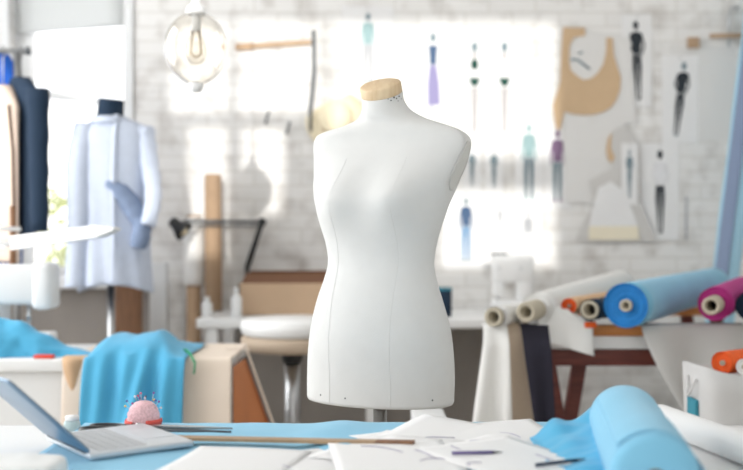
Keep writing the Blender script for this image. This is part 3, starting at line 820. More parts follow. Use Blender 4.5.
# ------------------------------------------------------------------ back work table
BZ = .81; BY0, BY1 = 4.80, 5.47; BX0, BX1 = X(196, 4.8), .74
bt = empty('work_table', ((BX0 + BX1) / 2, 5.1, 0), 'long white work table standing against the brick wall', 'table')
mb().box((BX0, BY0, BZ - .045), (BX1, BY1, BZ), .006).build('table_top', M_WHITE, bt)
for x in (BX0 + .07, .0, BX1 - .06):
    for y in (BY0 + .05, BY1 - .06): mb().box((x - .025, y - .025, 0), (x + .025, y + .025, BZ - .05)).build('leg', M_WHITE, bt)
mb().box((BX0 + .12, BY1 - .02, 0.02), (.70, BY1 - .005, BZ - .05)).build('under_table_shade', M_GREYSHADE, bt)  # added panel; shade under the table is put into its grey

def cyl_tube(name, label, base, top, r, m, cat='tube', group=None, wrap=None):
    base, top = V(base), V(top); ax = top - base; L_ = ax.length
    o = empty(name, base, label, cat, group)
    mb().lathe([(r * .86, 0), (r, 0), (r, L_), (r * .86, L_), (r * .86, L_ - .15)], base, ax, 28, cap=False).build('tube', m, o)
    if wrap: mb().lathe([(r * 1.35, L_ * wrap[0]), (r * 1.5, L_ * (wrap[0] + .03)), (r * 1.45, L_ * .93), (r * 1.1, L_ * .99)], base, ax, 24).build('wrapping', wrap[1], o)
    return o
cyl_tube('cardboard_tube', 'tall brown cardboard tube standing upright on the back table', (X(213.5, 5.3), 5.3, BZ), (X(213, 5.36), 5.36, Z(175, 5.36)), .044, M_TUBE)
cyl_tube('cardboard_tube', 'brown cardboard tube with white wrapped top left of the table', (X(195, 5.3), 5.25, 0), (X(194, 5.4), 5.4, Z(216, 5.4)), .038, M_TUBE, wrap=(.72, M_WCLOTH))

# cardboard box, open
bx0, bx1, by0, by1 = X(240, 5.0), X(345, 5.0), 4.98, 5.38; bz1 = Z(283, 5.0)
o = empty('cardboard_box', ((bx0 + bx1) / 2, 5.2, BZ), 'open cardboard box on the back table behind the white form', 'box')
g = mb(); t_ = .006
g.box((bx0, by0, BZ), (bx1, by0 + t_, bz1)); g.box((bx0, by1 - t_, BZ), (bx1, by1, bz1)); g.box((bx0, by0, BZ), (bx0 + t_, by1, bz1)); g.box((bx1 - t_, by0, BZ), (bx1, by1, bz1)); g.box((bx0, by0, BZ), (bx1, by1, BZ + t_))
g.build('carton', M_BOX, o)
g = mb().prism([V((bx0 + .01, by0 + .004, bz1)), V((bx1 - .01, by0 + .004, bz1)), V((bx1, by0 + .10, bz1 + .045)), V((bx0 + .02, by0 + .10, bz1 + .04))], (0, .004, .004)); g.build('flap', M_BOXIN, o)
g = mb().prism([V((bx0, by1 - .004, bz1)), V((bx1, by1 - .004, bz1)), V((bx1, by1 - .05, bz1 + .045)), V((bx0 + .01, by1 - .05, bz1 + .045))], (0, .004, .004)); g.build('flap', M_BOXIN, o)
g = mb().prism([V((bx0 + .002, by0, bz1)), V((bx0 + .002, by1, bz1)), V((bx0 - .03, by1 - .02, bz1 - .08)), V((bx0 - .03, by0 + .02, bz1 - .08))], (-.004, 0, 0)); g.build('flap', M_BOX, o)
def bottle(px, Y, ptop, label):
    b0 = V((X(px, Y), Y, BZ)); h = Z(ptop, Y) - BZ
    o = empty('bottle', b0, label, 'bottle')
    mb().lathe([(.02, 0), (.026, .004), (.026, h * .66), (.012, h * .8), (.011, h * .86)], b0, n=22).build('body', M_WHITEPL, o)
    mb().lathe([(.013, h * .84), (.013, h), (.008, h * 1.02)], b0, n=18).build('cap', M_WHITEPL, o)
bottle(236.5, 4.90, 288, 'white bottle standing at the left corner of the cardboard box')
bottle(207, 4.93, 297, 'white bottle at the left end of the back table')
# navy mug
b0 = V((X(444, 4.95), 4.95, BZ))
o = empty('jar', b0, 'dark navy pot on the back table at the form right hip', 'pot')
mb().lathe([(.001, .004), (.034, .0), (.036, .01), (.038, .135), (.034, .135), (.032, .02), (.001, .012)], b0, n=26, cap=False).build('pot', M_NAVY, o)
mb().lathe([(.0385, .125), (.040, .13), (.0385, .137)], b0, n=26, cap=False).build('rim', M_TEAL, o)

# angle-poise lamp
o = empty('desk_lamp', (X(248, 5.4), 5.42, BZ), 'black jointed desk lamp bending over the tubes by the wall', 'lamp')
j0, j1, j2 = P(247, 268, 5.42), P(262, 222, 5.40), P(186, 221, 5.20)
mb().tube([V((j0.x, j0.y, BZ + .01)), j0], .012).build('post', M_BLACK, o)
mb().lathe([(.07, 0), (.07, .015), (.02, .025)], (j0.x, 5.40, BZ), n=24).build('base', M_BLACK, o)
mb().tube([j0, j1], .014).build('lower_arm', M_BLACK, o)
mb().tube([j1, j2], .009).tube([j1 - V((0, 0, .022)), j2 - V((0, 0, .022))], .005).build('upper_arm', M_DGREY, o)
mb().lathe([(.022, -.015), (.022, .015)], j1, (0, 1, 0), 16).build('joint', M_BLACK, o)
hd = P(171, 220, 5.15)
hl = mb().lathe([(.016, 0), (.026, .01), (.029, .04), (.05, .08), (.053, .095)], hd, V((.75, -.1, -.65)), 26, cap=False).build('lamp_head', M_BLACK, o, .003)
mb().tube([j2, hd + V((.03, .01, -.02))], .008).build('neck', M_BLACK, o)
g = mb(); bmesh.ops.create_uvsphere(g.bm, u_segments=16, v_segments=10, radius=.025, matrix=Matrix.Translation(hd + V((.75, -.1, -.65)).normalized() * .08))
for f in g.bm.faces: f.smooth = True
g.build('bulb', M_FROST, o)

# stool in front of the back table
sx_, sy_ = X(292, 4.35), 4.35
o = empty('stool', (sx_, sy_, 0), 'white round stool on a steel column left of the form', 'stool')
zs = Z(318, sy_)
mb().lathe([(.19, -.075), (.212, -.06), (.216, -.035), (.212, -.012), (.19, 0), (.001, .004)], (sx_, sy_, zs), n=40).build('seat', M_WHITEPL, o)
mb().lathe([(.03, -.145), (.19, -.135), (.212, -.12), (.214, -.085), (.205, -.073)], (sx_, sy_, zs), n=40).build('seat_base', M_TAUPE, o)['label'] = 'taupe underside of the seat'
mb().tube([(sx_, sy_, .05), (sx_, sy_, zs - .14)], .032, 20).build('column', M_STEEL, o)
mb().lathe([(.038, 0), (.045, .02), (.045, .05)], (sx_, sy_, zs - .19), n=20).build('collar', M_BLACK, o)
for k in range(5):
    a = k * 2 * PI / 5
    mb().tube([(sx_, sy_, .075), (sx_ + .24 * math.cos(a), sy_ + .24 * math.sin(a), .03)], [.02, .014]).build('leg', M_STEEL, o)

# white machine on the back table (overlock)
mx0, mx1, my = X(492, 5.15), X(532, 5.15), 5.15
o = empty('sewing_machine', ((mx0 + mx1) / 2, my, BZ), 'small white sewing machine on the back table beneath the sketches', 'sewing machine')
mb().box((mx0, my - .08, BZ), (mx1, my + .08, BZ + .07), .012).build('bed', M_WHITEPL, o)
mb().box((X(516, my), my - .056, BZ + .06), (mx1, my + .056, Z(257, my)), .016).build('pillar', M_WHITEPL, o)
mb().box((mx0, my - .06, Z(282, my)), (mx1, my + .06, Z(255, my)), .016).build('arm', M_WHITEPL, o)
mb().box((mx0 + .005, my - .05, Z(296, my)), (X(503, my), my + .05, Z(280, my)), .008).build('head', M_WHITEPL, o)
mb().tube([(X(498, my), my, BZ + .07), (X(498, my), my, Z(294, my))], .005).build('needle_bar', M_STEEL, o)
for px in (498, 519):
    mb().lathe([(.010, 0), (.010, .004)], (X(px, my), my - .06, Z(268, my)), (0, -1, 0), 14).build('dial', M_WMETAL, o)
mb().box((mx0, my - .03, Z(255, my)), (X(507, my), my + .03, Z(253, my))).build('top_plate', M_DGREY, o)

# low pale stool just behind the cutting table
o = empty('low_stool', (X(430, 3.3), 3.3, 0), 'low pale grey stool half hidden behind the cutting table', 'stool')
zz = Z(414, 3.3)
mb().box((X(412, 3.3), 3.2, zz - .035), (X(446, 3.3), 3.42, zz), .01).build('seat', M_WMETAL, o)
for x in (X(415, 3.3), X(443, 3.3)):
    for y in (3.22, 3.40): mb().tube([(x, y, 0), (x, y, zz - .03)], .01).build('leg', M_WMETAL, o)

# ------------------------------------------------------------------ trestle with the fabric rolls, right
TX0, TX1, TY0, TY1 = X(530, 3.72), 1.62, 3.74, 4.68
RT = .872
tr = empty('trestle_rack', ((TX0 + TX1) / 2, 4.2, 0), 'red-brown wooden trestle rack carrying the fabric rolls at right', 'rack')
mb().box((TX0, TY0, RT - .038), (TX1, TY0 + .05, RT), .003).build('front_rail', M_OCHRE, tr)['label'] = 'ochre front rail'
mb().box((TX0, TY1, RT - .038), (TX1, TY1 + .05, RT), .003).build('rear_rail', M_OCHRE, tr)
mb().box((TX0 + .02, TY0 + .005, RT - .085), (TX1, TY0 + .045, RT - .040)).build('batten', M_WHITE, tr)['label'] = 'white batten under the rail'
mb().box((TX0 + .02, TY0 + .01, Z(366, 3.75)), (TX1, TY0 + .05, Z(350, 3.75)), .003).build('cross_rail', M_REDW, tr)
def leg(x, y, dx):
    g = mb(); p, q = V((x, y, RT - .04)), V((x + dx, y, 0)); d = (q - p).normalized(); w = V((d.z, 0, -d.x)) * .024; n = V((0, .022, 0))
    g.loft([[r + w + n, r - w + n, r - w - n, r + w - n] for r in (p, q)], smooth=False).build('leg', M_REDW, tr)
for x in (X(546, 3.76), 1.45):
    leg(x, TY0 + .075, .14); leg(x + .16, TY0 + .12, -.14)
    leg(x, TY1 + .075, .14); leg(x + .16, TY1 + .12, -.14)
    mb().box((x, TY0 + .03, .55), (x + .03, TY1 + .05, .59)).build('side_brace', M_REDW, tr)

RD = V((.5, .866, 0))
def roll(label, px, py, Y, r, length, m, core=None, corelen=.0, mend=None, d=None, group='fabric rolls on the trestle rack', r2=None, hole=.55):
    """cloth wound on a tube; p is the centre of the visible end"""
    p = P(px, py, Y); d = (d or RD).normalized()
    o = empty('fabric_roll', p, label, 'fabric roll', group)
    r2 = r2 or r; cr = core or r * .35
    prof = []
    n = 9
    for i in range(n): 
        q = cr + (r - cr) * i / (n - 1); prof.append((q * (1 - .01 * (i % 2)), .006 + (.004 if i % 2 else 0) - .006 * (i == n - 1) + .004 * math.sin(i * 2.2)))
    for i in range(1, 20): prof.append((r + (r2 - r) * i / 19 + .0012 * math.sin(i * 2.7), .004 + (length - .008) * i / 19))
    prof += [(r2 * .9, length), (cr, length - .002)]
    c = mb().lathe(prof, p, d, 44, cap=False)
    if mend:
        c.bm.faces.ensure_lookup_table()
        for f in c.bm.faces:
            if (f.calc_center_median() - p).dot(d) < .012: f.material_index = 1
        c.build('rolled_cloth', [m, mend], o)
    else: c.build('rolled_cloth', m, o)
    mb().lathe([(cr * hole, .10), (cr * hole, -corelen), (cr * .98, -corelen), (cr * .98, length + .01), (cr * hole, length + .01), (cr * hole, .1)], p, d, 30, cap=False).build('core', M_GREYTUBE, o)
    mb().lathe([(cr * hole * .99, .06), (.0005, .061)], p, d, 24, cap=False).build('hollow_shade', M_HOLESHADE, o)['label'] = 'dark disc painting the shade inside the tube'  # disc's dark colour stands in for shade inside the core
    return o
roll('leftmost white roll on the rack with a grey card tube end', 495, 317, 3.66, .0385, 1.2, M_WCLOTH, core=.0345, corelen=.015, hole=.62)
roll('fat white roll second from the left, grey tube sticking out of its end', 536, 309.5, 3.72, .058, 1.05, M_WCLOTH, core=.036, corelen=.10, hole=.62, d=V((.5, .866, .04)), r2=.068)
roll('small orange-ended peach roll between the white cloth and black tube', 569, 306, 3.77, .029, .5, M_PEACH, core=.006, mend=M_ORANGE, d=V((.5, .866, .0)))
roll('dark tube roll with a beige ring end beside the big blue roll', 590, 310, 3.68, .038, 1.1, M_NAVY, core=.033, corelen=.008, hole=.68, d=V((.5, .866, -.01)))
roll('large blue roll on the rack, its dark blue end facing out', 626, 305.5, 3.58, .078, 1.42, M_BLUEL, core=.022, corelen=.005, mend=M_BLUED, d=V((.50, .866, .012)), r2=.074)
roll('magenta roll with a protruding pale tube at the right', 715, 304, 3.58, .058, 1.0, M_MAG, core=.031, corelen=.11, hole=.6, d=V((.42, .9, .0)))
roll('dark navy roll cut off by the right edge of the picture', 751, 306, 3.60, .052, .9, M_NAVY, core=.02, d=V((.42, .9, .0)))

# cloths hanging from the rack front
def hang(name, label, pts_top, pts_bot, Y, m, amp=.02, nf=9, bulge=.03, cat='fabric', thick=.003, rail=True):
    """pts_top / pts_bot: pixel ends at the given depth"""
    (xa, ya), (xb, yb) = pts_top; (xc, yc), (xd, yd) = pts_bot
    def fn(u, v):
        px = (xa + (xb - xa) * u) * (1 - v) + (xc + (xd - xc) * u) * v
        py = (ya + (yb - ya) * u) * (1 - v) + (yc + (yd - yc) * u) * v
        yy = Y - bulge * math.sin(v * PI * .6) - amp * v * math.sin(u * nf + v)
        p = P(px, py, Y)
        if v < .1:
            t = v / .1; return V((X(xa + (xb - xa) * u, Y), 3.79 + (yy - 3.79) * t, RT + .004 if t < .85 else p.z + (RT + .004 - p.z) * .5)) if rail else V((p.x, yy, p.z))
        return V((p.x, yy, p.z))
    return tag(mb().grid(fn, 24, 30).build(name, m, None, thick), label, cat)
hang('white_cloth', 'white cloth hanging below the leftmost roll end', ((485, 330), (509, 330)), ((464, 470), (511, 470)), 3.64, M_WCLOTH, .035, 8)
hang('taupe_cloth', 'taupe cloth hanging beside the white cloth below the rolls', ((505, 318), (540, 322)), ((500, 480), (549, 480)), 3.69, M_TAUPE, .012, 7)
hang('black_cloth', 'blue-black cloth hanging at the left end of the rack', ((523, 345), (551, 338)), ((541, 480), (556, 480)), 3.62, M_BLACKC, .02, 7, .02)
def drape_w(u, v):
    px = 541 + u * 52 - 6 * v * (1 - u); t = v
    if v < .5: yy = 3.82 - v * .22; z = RT + .008 + .062 * math.sin(v * 2 * PI * .8) * (1 - 1.3 * abs(u - .35)) + .01 * nz(u * 8, v * 8)
    else: yy = 3.71 - .05 * (v - .5) - .02 * math.sin(u * 9) * (v - .5); z = RT + .006 + .03 * (1 - 1.3 * abs(u - .35)) * (1 - min(1, (v - .5) * 6)) - (v - .5) * (.10 + .12 * u)
    return V((X(px, 3.7), yy, z))
tag(mb().grid(drape_w, 30, 40).build('white_cloth', M_WCLOTH, None, .003), 'bunched white cloth over the rail beside the orange roll', 'fabric')
tag(mb().box((X(586, 3.68), 3.70, Z(328, 3.7)), (X(598, 3.68), 3.735, Z(322, 3.7)), .004).build('orange_scrap', M_ORANGE), 'orange scrap of cloth on the rail beside white cloth', 'fabric')
# sheer sheet: top edge under magenta roll, left edge sweeps down to the right
def sheer(u, v):
    pxl = 640 + 52 * v ** 1.4; px = pxl + (790 - pxl) * u
    py = 322 - 10 * u + v * (112 + 30 * u) - 6 * math.sin(PI * u)
    yy = 3.66 - .10 * v - .03 * math.sin(u * 14 + 2 * v) * (.2 + v)
    p = P(px, py, 3.66)
    if v < .08: return V((p.x, 3.79 + (yy - 3.79) * v / .08, RT + .004))
    return V((p.x, yy, p.z))
tag(mb().grid(sheer, 50, 40).build('sheer_cloth', M_SHEER, None, .002), 'sheer white sheet hanging from the rack below the magenta roll', 'fabric')
# hamper
hy = 3.06
hamper = o = empty('fabric_hamper', (X(740, hy), hy, 0), 'grey-white canvas hamper at the right edge below the rolls', 'hamper')
hx0, hx1 = X(704, hy), X(826, hy); hzt = Z(372, hy)
def hring(t, g=0.0):
    cx, cy = (hx0 + hx1) / 2, hy + .13; w = (hx1 - hx0) / 2 * (.86 + .14 * t) - g; dd_ = .15 * (.9 + .1 * t) - g; z = hzt * t
    return [V((cx + w * math.copysign(abs(math.cos(a)) ** .4, math.cos(a)), cy + dd_ * math.copysign(abs(math.sin(a)) ** .4, math.sin(a)), z + (.012 * math.sin(a * 2 + 1) if t > .95 else 0) )) for a in [2 * PI * k / 48 for k in range(48)]]
mb().loft([hring(i / 12) for i in range(13)] + [hring(1, .01)] + [hring(1 - i / 6, .012) for i in range(1, 6)], cap=True).build('bag', M_HAMPER, o)
mb().tube([V((hx0 - .004, hy + .06, hzt - .03)), V((hx0 - .02, hy + .08, hzt - .08)), V((hx0 - .015, hy + .12, hzt - .09)), V((hx0 - .002, hy + .15, hzt - .03))], .004).build('handle', M_HAMPER, o)
roll('small red-orange roll lying across the top of the canvas hamper', 722, 363, 3.10, .034, .30, M_ORANGE, core=.008, d=V((.75, .6, .0)), group=None)
roll('small white roll beside the red-orange one on the hamper', 744, 367, 3.05, .024, .28, M_WCLOTH, core=.008, d=V((.75, .6, .0)), group=None)
mb().box((.978, 3.12, .625), (.990, 3.20, .700), .003).build('side_patch', M_TEAL, hamper)['label'] = 'small teal patch on the side'

# pale blue roll leaning in the corner
p0 = V((1.62, 5.08, 0)); p1 = V((2.02, 5.36, 2.45))
ax = p1 - p0
o = empty('fabric_roll', p0, 'pale blue roll leaning upright against the wall at far right', 'fabric roll')
mb().lathe([(.02, .004), (.05, 0), (.066, .004)] + [(.067 + .002 * math.sin(i * 1.3), ax.length * i / 20) for i in range(1, 21)] + [(.02, ax.length)], p0, ax, 32).build('rolled_cloth', M_BLUEP, o)
def lip(u, v):
    a = 3.5 + v * 1.0
    return p0 + ax * (.02 + .95 * u) + V((math.cos(a), math.sin(a), 0)) * (.070 + .012 * v)
mb().grid(lip, 24, 8).build('loose_end', M_BLUEC, o, .002)['label'] = 'darker inner edge of the cloth'

# ------------------------------------------------------------------ what hangs on the wall
WY = WB - .006
def wp(px, py, y=WY): return P(px, py, y)
def figure(o, cx, y0, y1, kind, c1, c2, hair, Y, wd=1.0, lean=0.0):
    """flat fashion drawing: y0 head top, y1 feet, in pixels"""
    H = y1 - y0; g = mb(); U = H / 62.0 * wd; off = V((0, -.0012, 0))
    def poly(pts, mi):
        g.mi = mi; g.prism([P(cx + a * U + lean * (b - .5), y0 + b * H, Y) for a, b in pts], off)
    def ell(x, y, rx, ry, mi):
        g.mi = mi; g.prism([P(cx + (x + rx * math.cos(t)) * U + lean * (y - .5), y0 + (y + ry * math.sin(t)) * H, Y) for t in [2 * PI * k / 14 for k in range(14)]], off)
    ell(0, .055, 2.6, .055, 2)
    if kind == 'trousers':
        poly([(-6, .16), (-2, .13), (2, .13), (6, .16), (5, .30), (4.5, .44), (-4.5, .44), (-5, .30)], 0)
        poly([(-6, .17), (-8, .34), (-7.6, .48), (-6.2, .48), (-6, .34), (-4.6, .22)], 0); poly([(6, .17), (8, .34), (7.6, .48), (6.2, .48), (6, .34), (4.6, .22)], 0)
        poly([(-5, .45), (0, .45), (-1, .66), (-1.6, .96), (-4.2, .96), (-5, .66)], 1); poly([(5, .45), (.3, .45), (1, .66), (1.6, .96), (4.2, .96), (5, .66)], 1)
        ell(-3.2, .975, 2, .02, 2); ell(3.2, .975, 2, .02, 2)
    elif kind == 'slim':
        poly([(-6, .16), (0, .13), (6, .16), (4.6, .30), (3.6, .42), (-3.6, .42), (-4.6, .30)], 0)
        poly([(-6, .17), (-8, .30), (-4, .40), (-3.6, .36), (-6, .29), (-4.6, .22)], 0); poly([(6, .17), (8.5, .32), (5, .44), (4.4, .40), (6.6, .31), (4.6, .22)], 0)
        poly([(-4, .43), (0, .43), (-.5, .60), (-.8, .80), (-.9, .97), (-2.2, .97), (-3, .78), (-4.4, .58)], 1); poly([(4, .43), (0, .43), (.6, .60), (.9, .80), (1.2, .97), (2.6, .97), (3.2, .78), (4.4, .58)], 1)
        ell(.6, .985, 2.2, .015, 2)
    elif kind == 'dress':
        poly([(-4, .15), (4, .15), (3, .30), (3, .38), (-3, .38), (-3, .30)], 0)
        poly([(-3, .39), (3, .39), (5.5, .60), (6.5, .86), (-4.5, .88), (-5, .62)], 1)
        poly([(-1.5, .89), (0, .89), (0, 1), (-1.5, 1)], 2)
    elif kind == 'bikini':
        ell(0, .25, 3.2, .06, 0); poly([(-4.6, .40), (4.6, .40), (3, .47), (0, .5), (-3, .47)], 1)
        poly([(-2.6, .51), (-.8, .51), (-.8, 1), (-1.8, 1)], 3); poly([(2.6, .51), (.8, .51), (.6, 1), (1.6, 1)], 3)
        poly([(-1, .11), (1, .11), (1, .19), (-1, .19)], 3)
    g.build('drawn_figure', [c1, c2, hair, INK], o)
INK = mat('pale_skin_wash', (150, 142, 142), .9)
def ink(n, c): return mat('ink_' + n, c, .9)
K_teal, K_slate, K_blue, K_jean = ink('teal', (150, 178, 180)), ink('slate', (120, 138, 146)), ink('denim_jacket', (74, 98, 130)), ink('jeans', (104, 146, 184))
K_pur, K_green, K_black, K_plum, K_grey, K_lil = ink('lilac', (150, 144, 184)), ink('dark_green', (24, 72, 62)), ink('black', (44, 50, 56)), ink('plum', (128, 104, 132)), ink('grey', (176, 178, 182)), ink('white_wash', (226, 226, 228))
sk = [ # cx, y0, y1, kind, colours, sheet half-width, label
 (368, 13, 84, 'trousers', K_teal, K_grey, K_slate, 26, 'grey-teal suited figure drawn on the sheet above the neck cap'),
 (433, 33, 116, 'dress', K_blue, K_pur, K_slate, 24, 'sketch of a figure in a long lilac skirt'),
 (474.5, 42, 132, 'bikini', K_green, K_green, K_slate, 14.5, 'sketch of a figure with dark green top and briefs'),
 (504.5, 42, 132, 'bikini', K_lil, K_green, K_slate, 14.5, 'sketch of a figure with pale top and green briefs'),
 (529, 124, 200, 'trousers', K_teal, K_slate, K_teal, 14, 'sketch of a figure in a pale teal coat and trousers'),
 (557.5, 130, 202, 'trousers', K_plum, K_slate, K_plum, 13, 'sketch of a figure in a plum jacket and grey trousers'),
 (466, 198, 262, 'trousers', K_blue, K_jean, K_slate, 24, 'sketch of a figure in blue jacket and jeans'),
 (637, 21, 100, 'slim', K_black, K_black, K_black, 15, 'sketch of a black-clad figure beside the tan pattern'),
 (680, 62, 136, 'slim', K_black, K_black, K_slate, 18, 'sketch of a leaning black figure under the brown clip'),
 (660, 150, 233, 'slim', K_lil, K_black, K_black, 19, 'sketch of a figure in white shirt and black trousers'),
 (629.5, 150, 198, 'slim', K_slate, K_slate, K_slate, 8, 'narrow dark sketch between the grey pattern and white-shirt figure'),
 (528, 212, 258, 'trousers', K_grey, K_lil, K_grey, 14, 'faint grey figure sketch under the teal-coat figure'),
 (472, 150, 186, 'slim', K_slate, K_slate, K_grey, 9, 'small grey sketch left in the row above the jeans figure'),
 (494, 150, 188, 'slim', K_slate, K_slate, K_grey, 9, 'small grey sketch right in the row above the jeans figure'),
 (500, 204, 250, 'dress', K_grey, K_lil, K_grey, 9, 'faint grey dress sketch right of the jeans figure')]
for i, (cx, y0, y1, kd, c1, c2, hr, hw, lab) in enumerate(sk):
    Y = WB - .026 if i == 10 else WB - .0024 - .0006 * (i % 4)
    a, b2 = P(cx - hw, y1 + 7, Y), P(cx + hw, y0 - 7, Y)
    o = empty('fashion_sketch', V(((a.x + b2.x) / 2, Y, a.z)), lab, 'sketch', 'fashion sketches pinned on the brick wall')
    mb().box((a.x, Y, a.z), (b2.x, Y + .0008, b2.z)).build('sheet', M_PAPER, o)
    figure(o, cx, y0, y1, kd, c1, c2, hr, Y, .8 if hw > 8.5 else .6, {8: -9, 7: 3}.get(i, 0))
    mb().lathe([(.004, 0), (.005, .004), (.002, .006)], V(((a.x + b2.x) / 2, Y, b2.z - .015)), (0, -1, 0), 12).build('pin', M_STEEL, o)

def pattern(name, label, pts, Y, m, t=.003, cat='pattern'):
    o = empty(name, P(*pts[0], Y), label, cat)
    mb().prism([P(x, y, Y) for x, y in pts], (0, -t, 0)).build('card', m, o)
    return o
def cv(pts, ox, oy, s): return [(ox + x / s, oy + y / s) for x, y in pts]
pattern('paper_pattern', 'white paper pattern sheet pinned under the tan bodice pattern', [(560, 30), (622, 34), (624, 120), (627, 203), (566, 203), (562, 116)], WB - .008, M_PAPERG)
o = pattern('bodice_pattern', 'tan card bodice pattern with a deep round neckline', cv([(70, 68), (155, 70), (157, 100), (112, 108), (96, 140), (94, 200), (100, 235), (125, 258), (152, 274), (180, 268), (205, 248), (228, 212), (238, 170), (240, 108), (264, 108), (270, 180), (284, 225), (296, 262), (294, 310), (280, 350), (258, 382), (228, 400), (190, 410), (150, 412), (110, 408), (75, 398), (66, 440), (58, 470), (42, 462), (36, 420), (30, 372), (48, 320), (60, 280), (62, 190)], 545, 10, 3.914), WB - .014, M_KRAFT)
mb().tube([P(571, 59, WB - .0125), P(578, 60, WB - .0125), P(584, 65, WB - .0125), P(590, 69, WB - .0125)], .006, 8).tube([P(578, 54, WB - .0125), P(583, 52, WB - .0125)], .004, 8).build('pencil_marks', K_slate, o)['label'] = 'grey handwritten marks'
pattern('narrow_pattern', 'narrow grey-white paper strip hanging right of the tan bodice', [(619, 38), (630, 38), (636, 124), (622, 124)], WB - .010, M_PAPERG)
M_PATT = mat('grey_pattern_paper', (205, 203, 200), .9)
o = pattern('skirt_pattern', 'grey paper pattern shaped like a hooded cape, lower right of bodice', cv([(176, 72), (200, 58), (228, 62), (246, 100), (242, 175), (258, 215), (272, 255), (266, 300), (292, 370), (326, 442), (48, 442), (80, 380), (102, 340), (112, 290), (95, 238), (130, 220), (168, 200), (182, 160), (168, 130)], 560, 110, 3.358), WB - .018, M_PATT)
mb().prism([P(*q, WB - .0175) for q in cv([(172, 76), (160, 100), (155, 135), (160, 165), (172, 178), (184, 160), (170, 128)], 560, 110, 3.358)], (0, -.006, 0)).build('edge_strip', M_KRAFT, o)['label'] = 'tan strip along the hood'
o = pattern('cream_card', 'cream card panel lying over the foot of the grey pattern', cv([(130, 260), (170, 240), (205, 265), (240, 330), (262, 390), (266, 436), (96, 436), (98, 390), (108, 330)], 560, 110, 3.358), WB - .024, M_PAPER)
mb().prism([P(*q, WB - .0272) for q in cv([(98, 390), (262, 390), (266, 436), (96, 436)], 560, 110, 3.358)], (0, -.002, 0)).build('lower_band', M_CREAM, o)['label'] = 'cream yellow band'
# hip curve + wooden rule + hat + hooks
o = empty('wooden_rule', P(236, 46, WB - .02), 'wooden rule hung level on the wall above the hat', 'ruler')
mb().loft([[P(236, 44, WB - .01), P(236, 50, WB - .01), P(236, 50, WB - .02), P(236, 44, WB - .02)], [P(311, 39.5, WB - .01), P(311, 44.5, WB - .01), P(311, 44.5, WB - .02), P(311, 39.5, WB - .02)]], smooth=False).build('stick', M_WOOD, o)
mb().loft([[P(235, 43.5, WB - .009), P(235, 50.5, WB - .009), P(235, 50.5, WB - .022), P(235, 43.5, WB - .022)], [P(252, 42.5, WB - .009), P(252, 49.5, WB - .009), P(252, 49.5, WB - .022), P(252, 42.5, WB - .022)]], smooth=False).build('grip', M_TUBE, o)
cpts = [(313.5, 30), (314, 50), (314, 72), (312.5, 92), (310.5, 108), (310, 124), (311, 132)]
tag(mb().tube([P(x, y, WB - .028) for x, y in cpts], [.011, .011, .012, .012, .012, .008, .005], 10, flat=.5).build('hip_curve', M_DGREY), 'dark grey curved ruler hung upright on the wall', 'ruler')
o = empty('straw_hat', P(333, 118, WB - .05), 'cream round hat hung on the wall beside the form shoulder', 'hat')
hc = P(336, 120, WB - .012)
mb().lathe([(.16, 0), (.162, .008), (.10, .012), (.09, .02), (.088, .06), (.07, .085), (.001, .09)], hc, (-.1, -1, .2), 36).build('felt', M_STRAW, o)
mb().lathe([(.0925, .02), (.092, .034)], hc, (-.1, -1, .2), 36, cap=False).build('hat_band', M_TUBE, o, .002)
for i, (px, py, lab) in enumerate(((266, 123, 'small dark hook on the wall below the sunlit pane'), (287, 133, 'small hook on the wall left of the hat'))):
    p = P(px, py, WB)
    tag(mb().tube([p, p + V((0, -.03, -.005)), p + V((.012, -.045, .03)), p + V((.02, -.04, .055))], .0065, 8).build('wall_hook', M_DGREY), lab, 'hook')
# clip, hanger
p = P(693, 43, WB - .012)
tag(mb().box((p.x - .03, WB - .03, p.z - .028), (p.x + .03, WB - .006, p.z + .028), .004).build('bulldog_clip', M_TUBE), 'brown clip holding the sheet above the leaning black figure', 'clip')
pattern('paper_pattern', 'large white paper hanging from the brown clip', [(672, 46), (735, 46), (738, 140), (672, 140)], WB - .0009, M_PAPERG, .0006)
o = empty('trouser_hanger', P(728, 36, WB - .03), 'wooden bar hanger hung at the top right', 'hanger')
mb().tube([P(710, 36, WB - .03), P(760, 35, WB - .03)], .012, 12).build('bar', M_TUBE, o)
mb().tube([P(729, 47, WB - .03), P(729, 16, WB - .03), P(731, 8, WB - .03), P(735, 6, WB - .03), P(737, 11, WB - .03)], .005, 8).build('hook', M_STEEL, o)
p = P(735, 7, WB); tag(mb().tube([p + V((0, 0, -.012)), p + V((0, -.05, -.012))], .004, 8).build('wall_nail', M_DGREY), 'nail in the wall holding the wooden bar hanger', 'nail')
pattern('paper_strip', 'thin grey paper strip hung beside the green-briefs figures', [(520, 42), (524, 42), (525, 116), (521, 116)], WB - .011, M_PAPERG, .001)
pattern('paper_strip', 'thin grey strip on the brick right of the white-shirt figure', [(685, 196), (687, 196), (687, 240), (685, 240)], WB - .007, K_grey, .001)

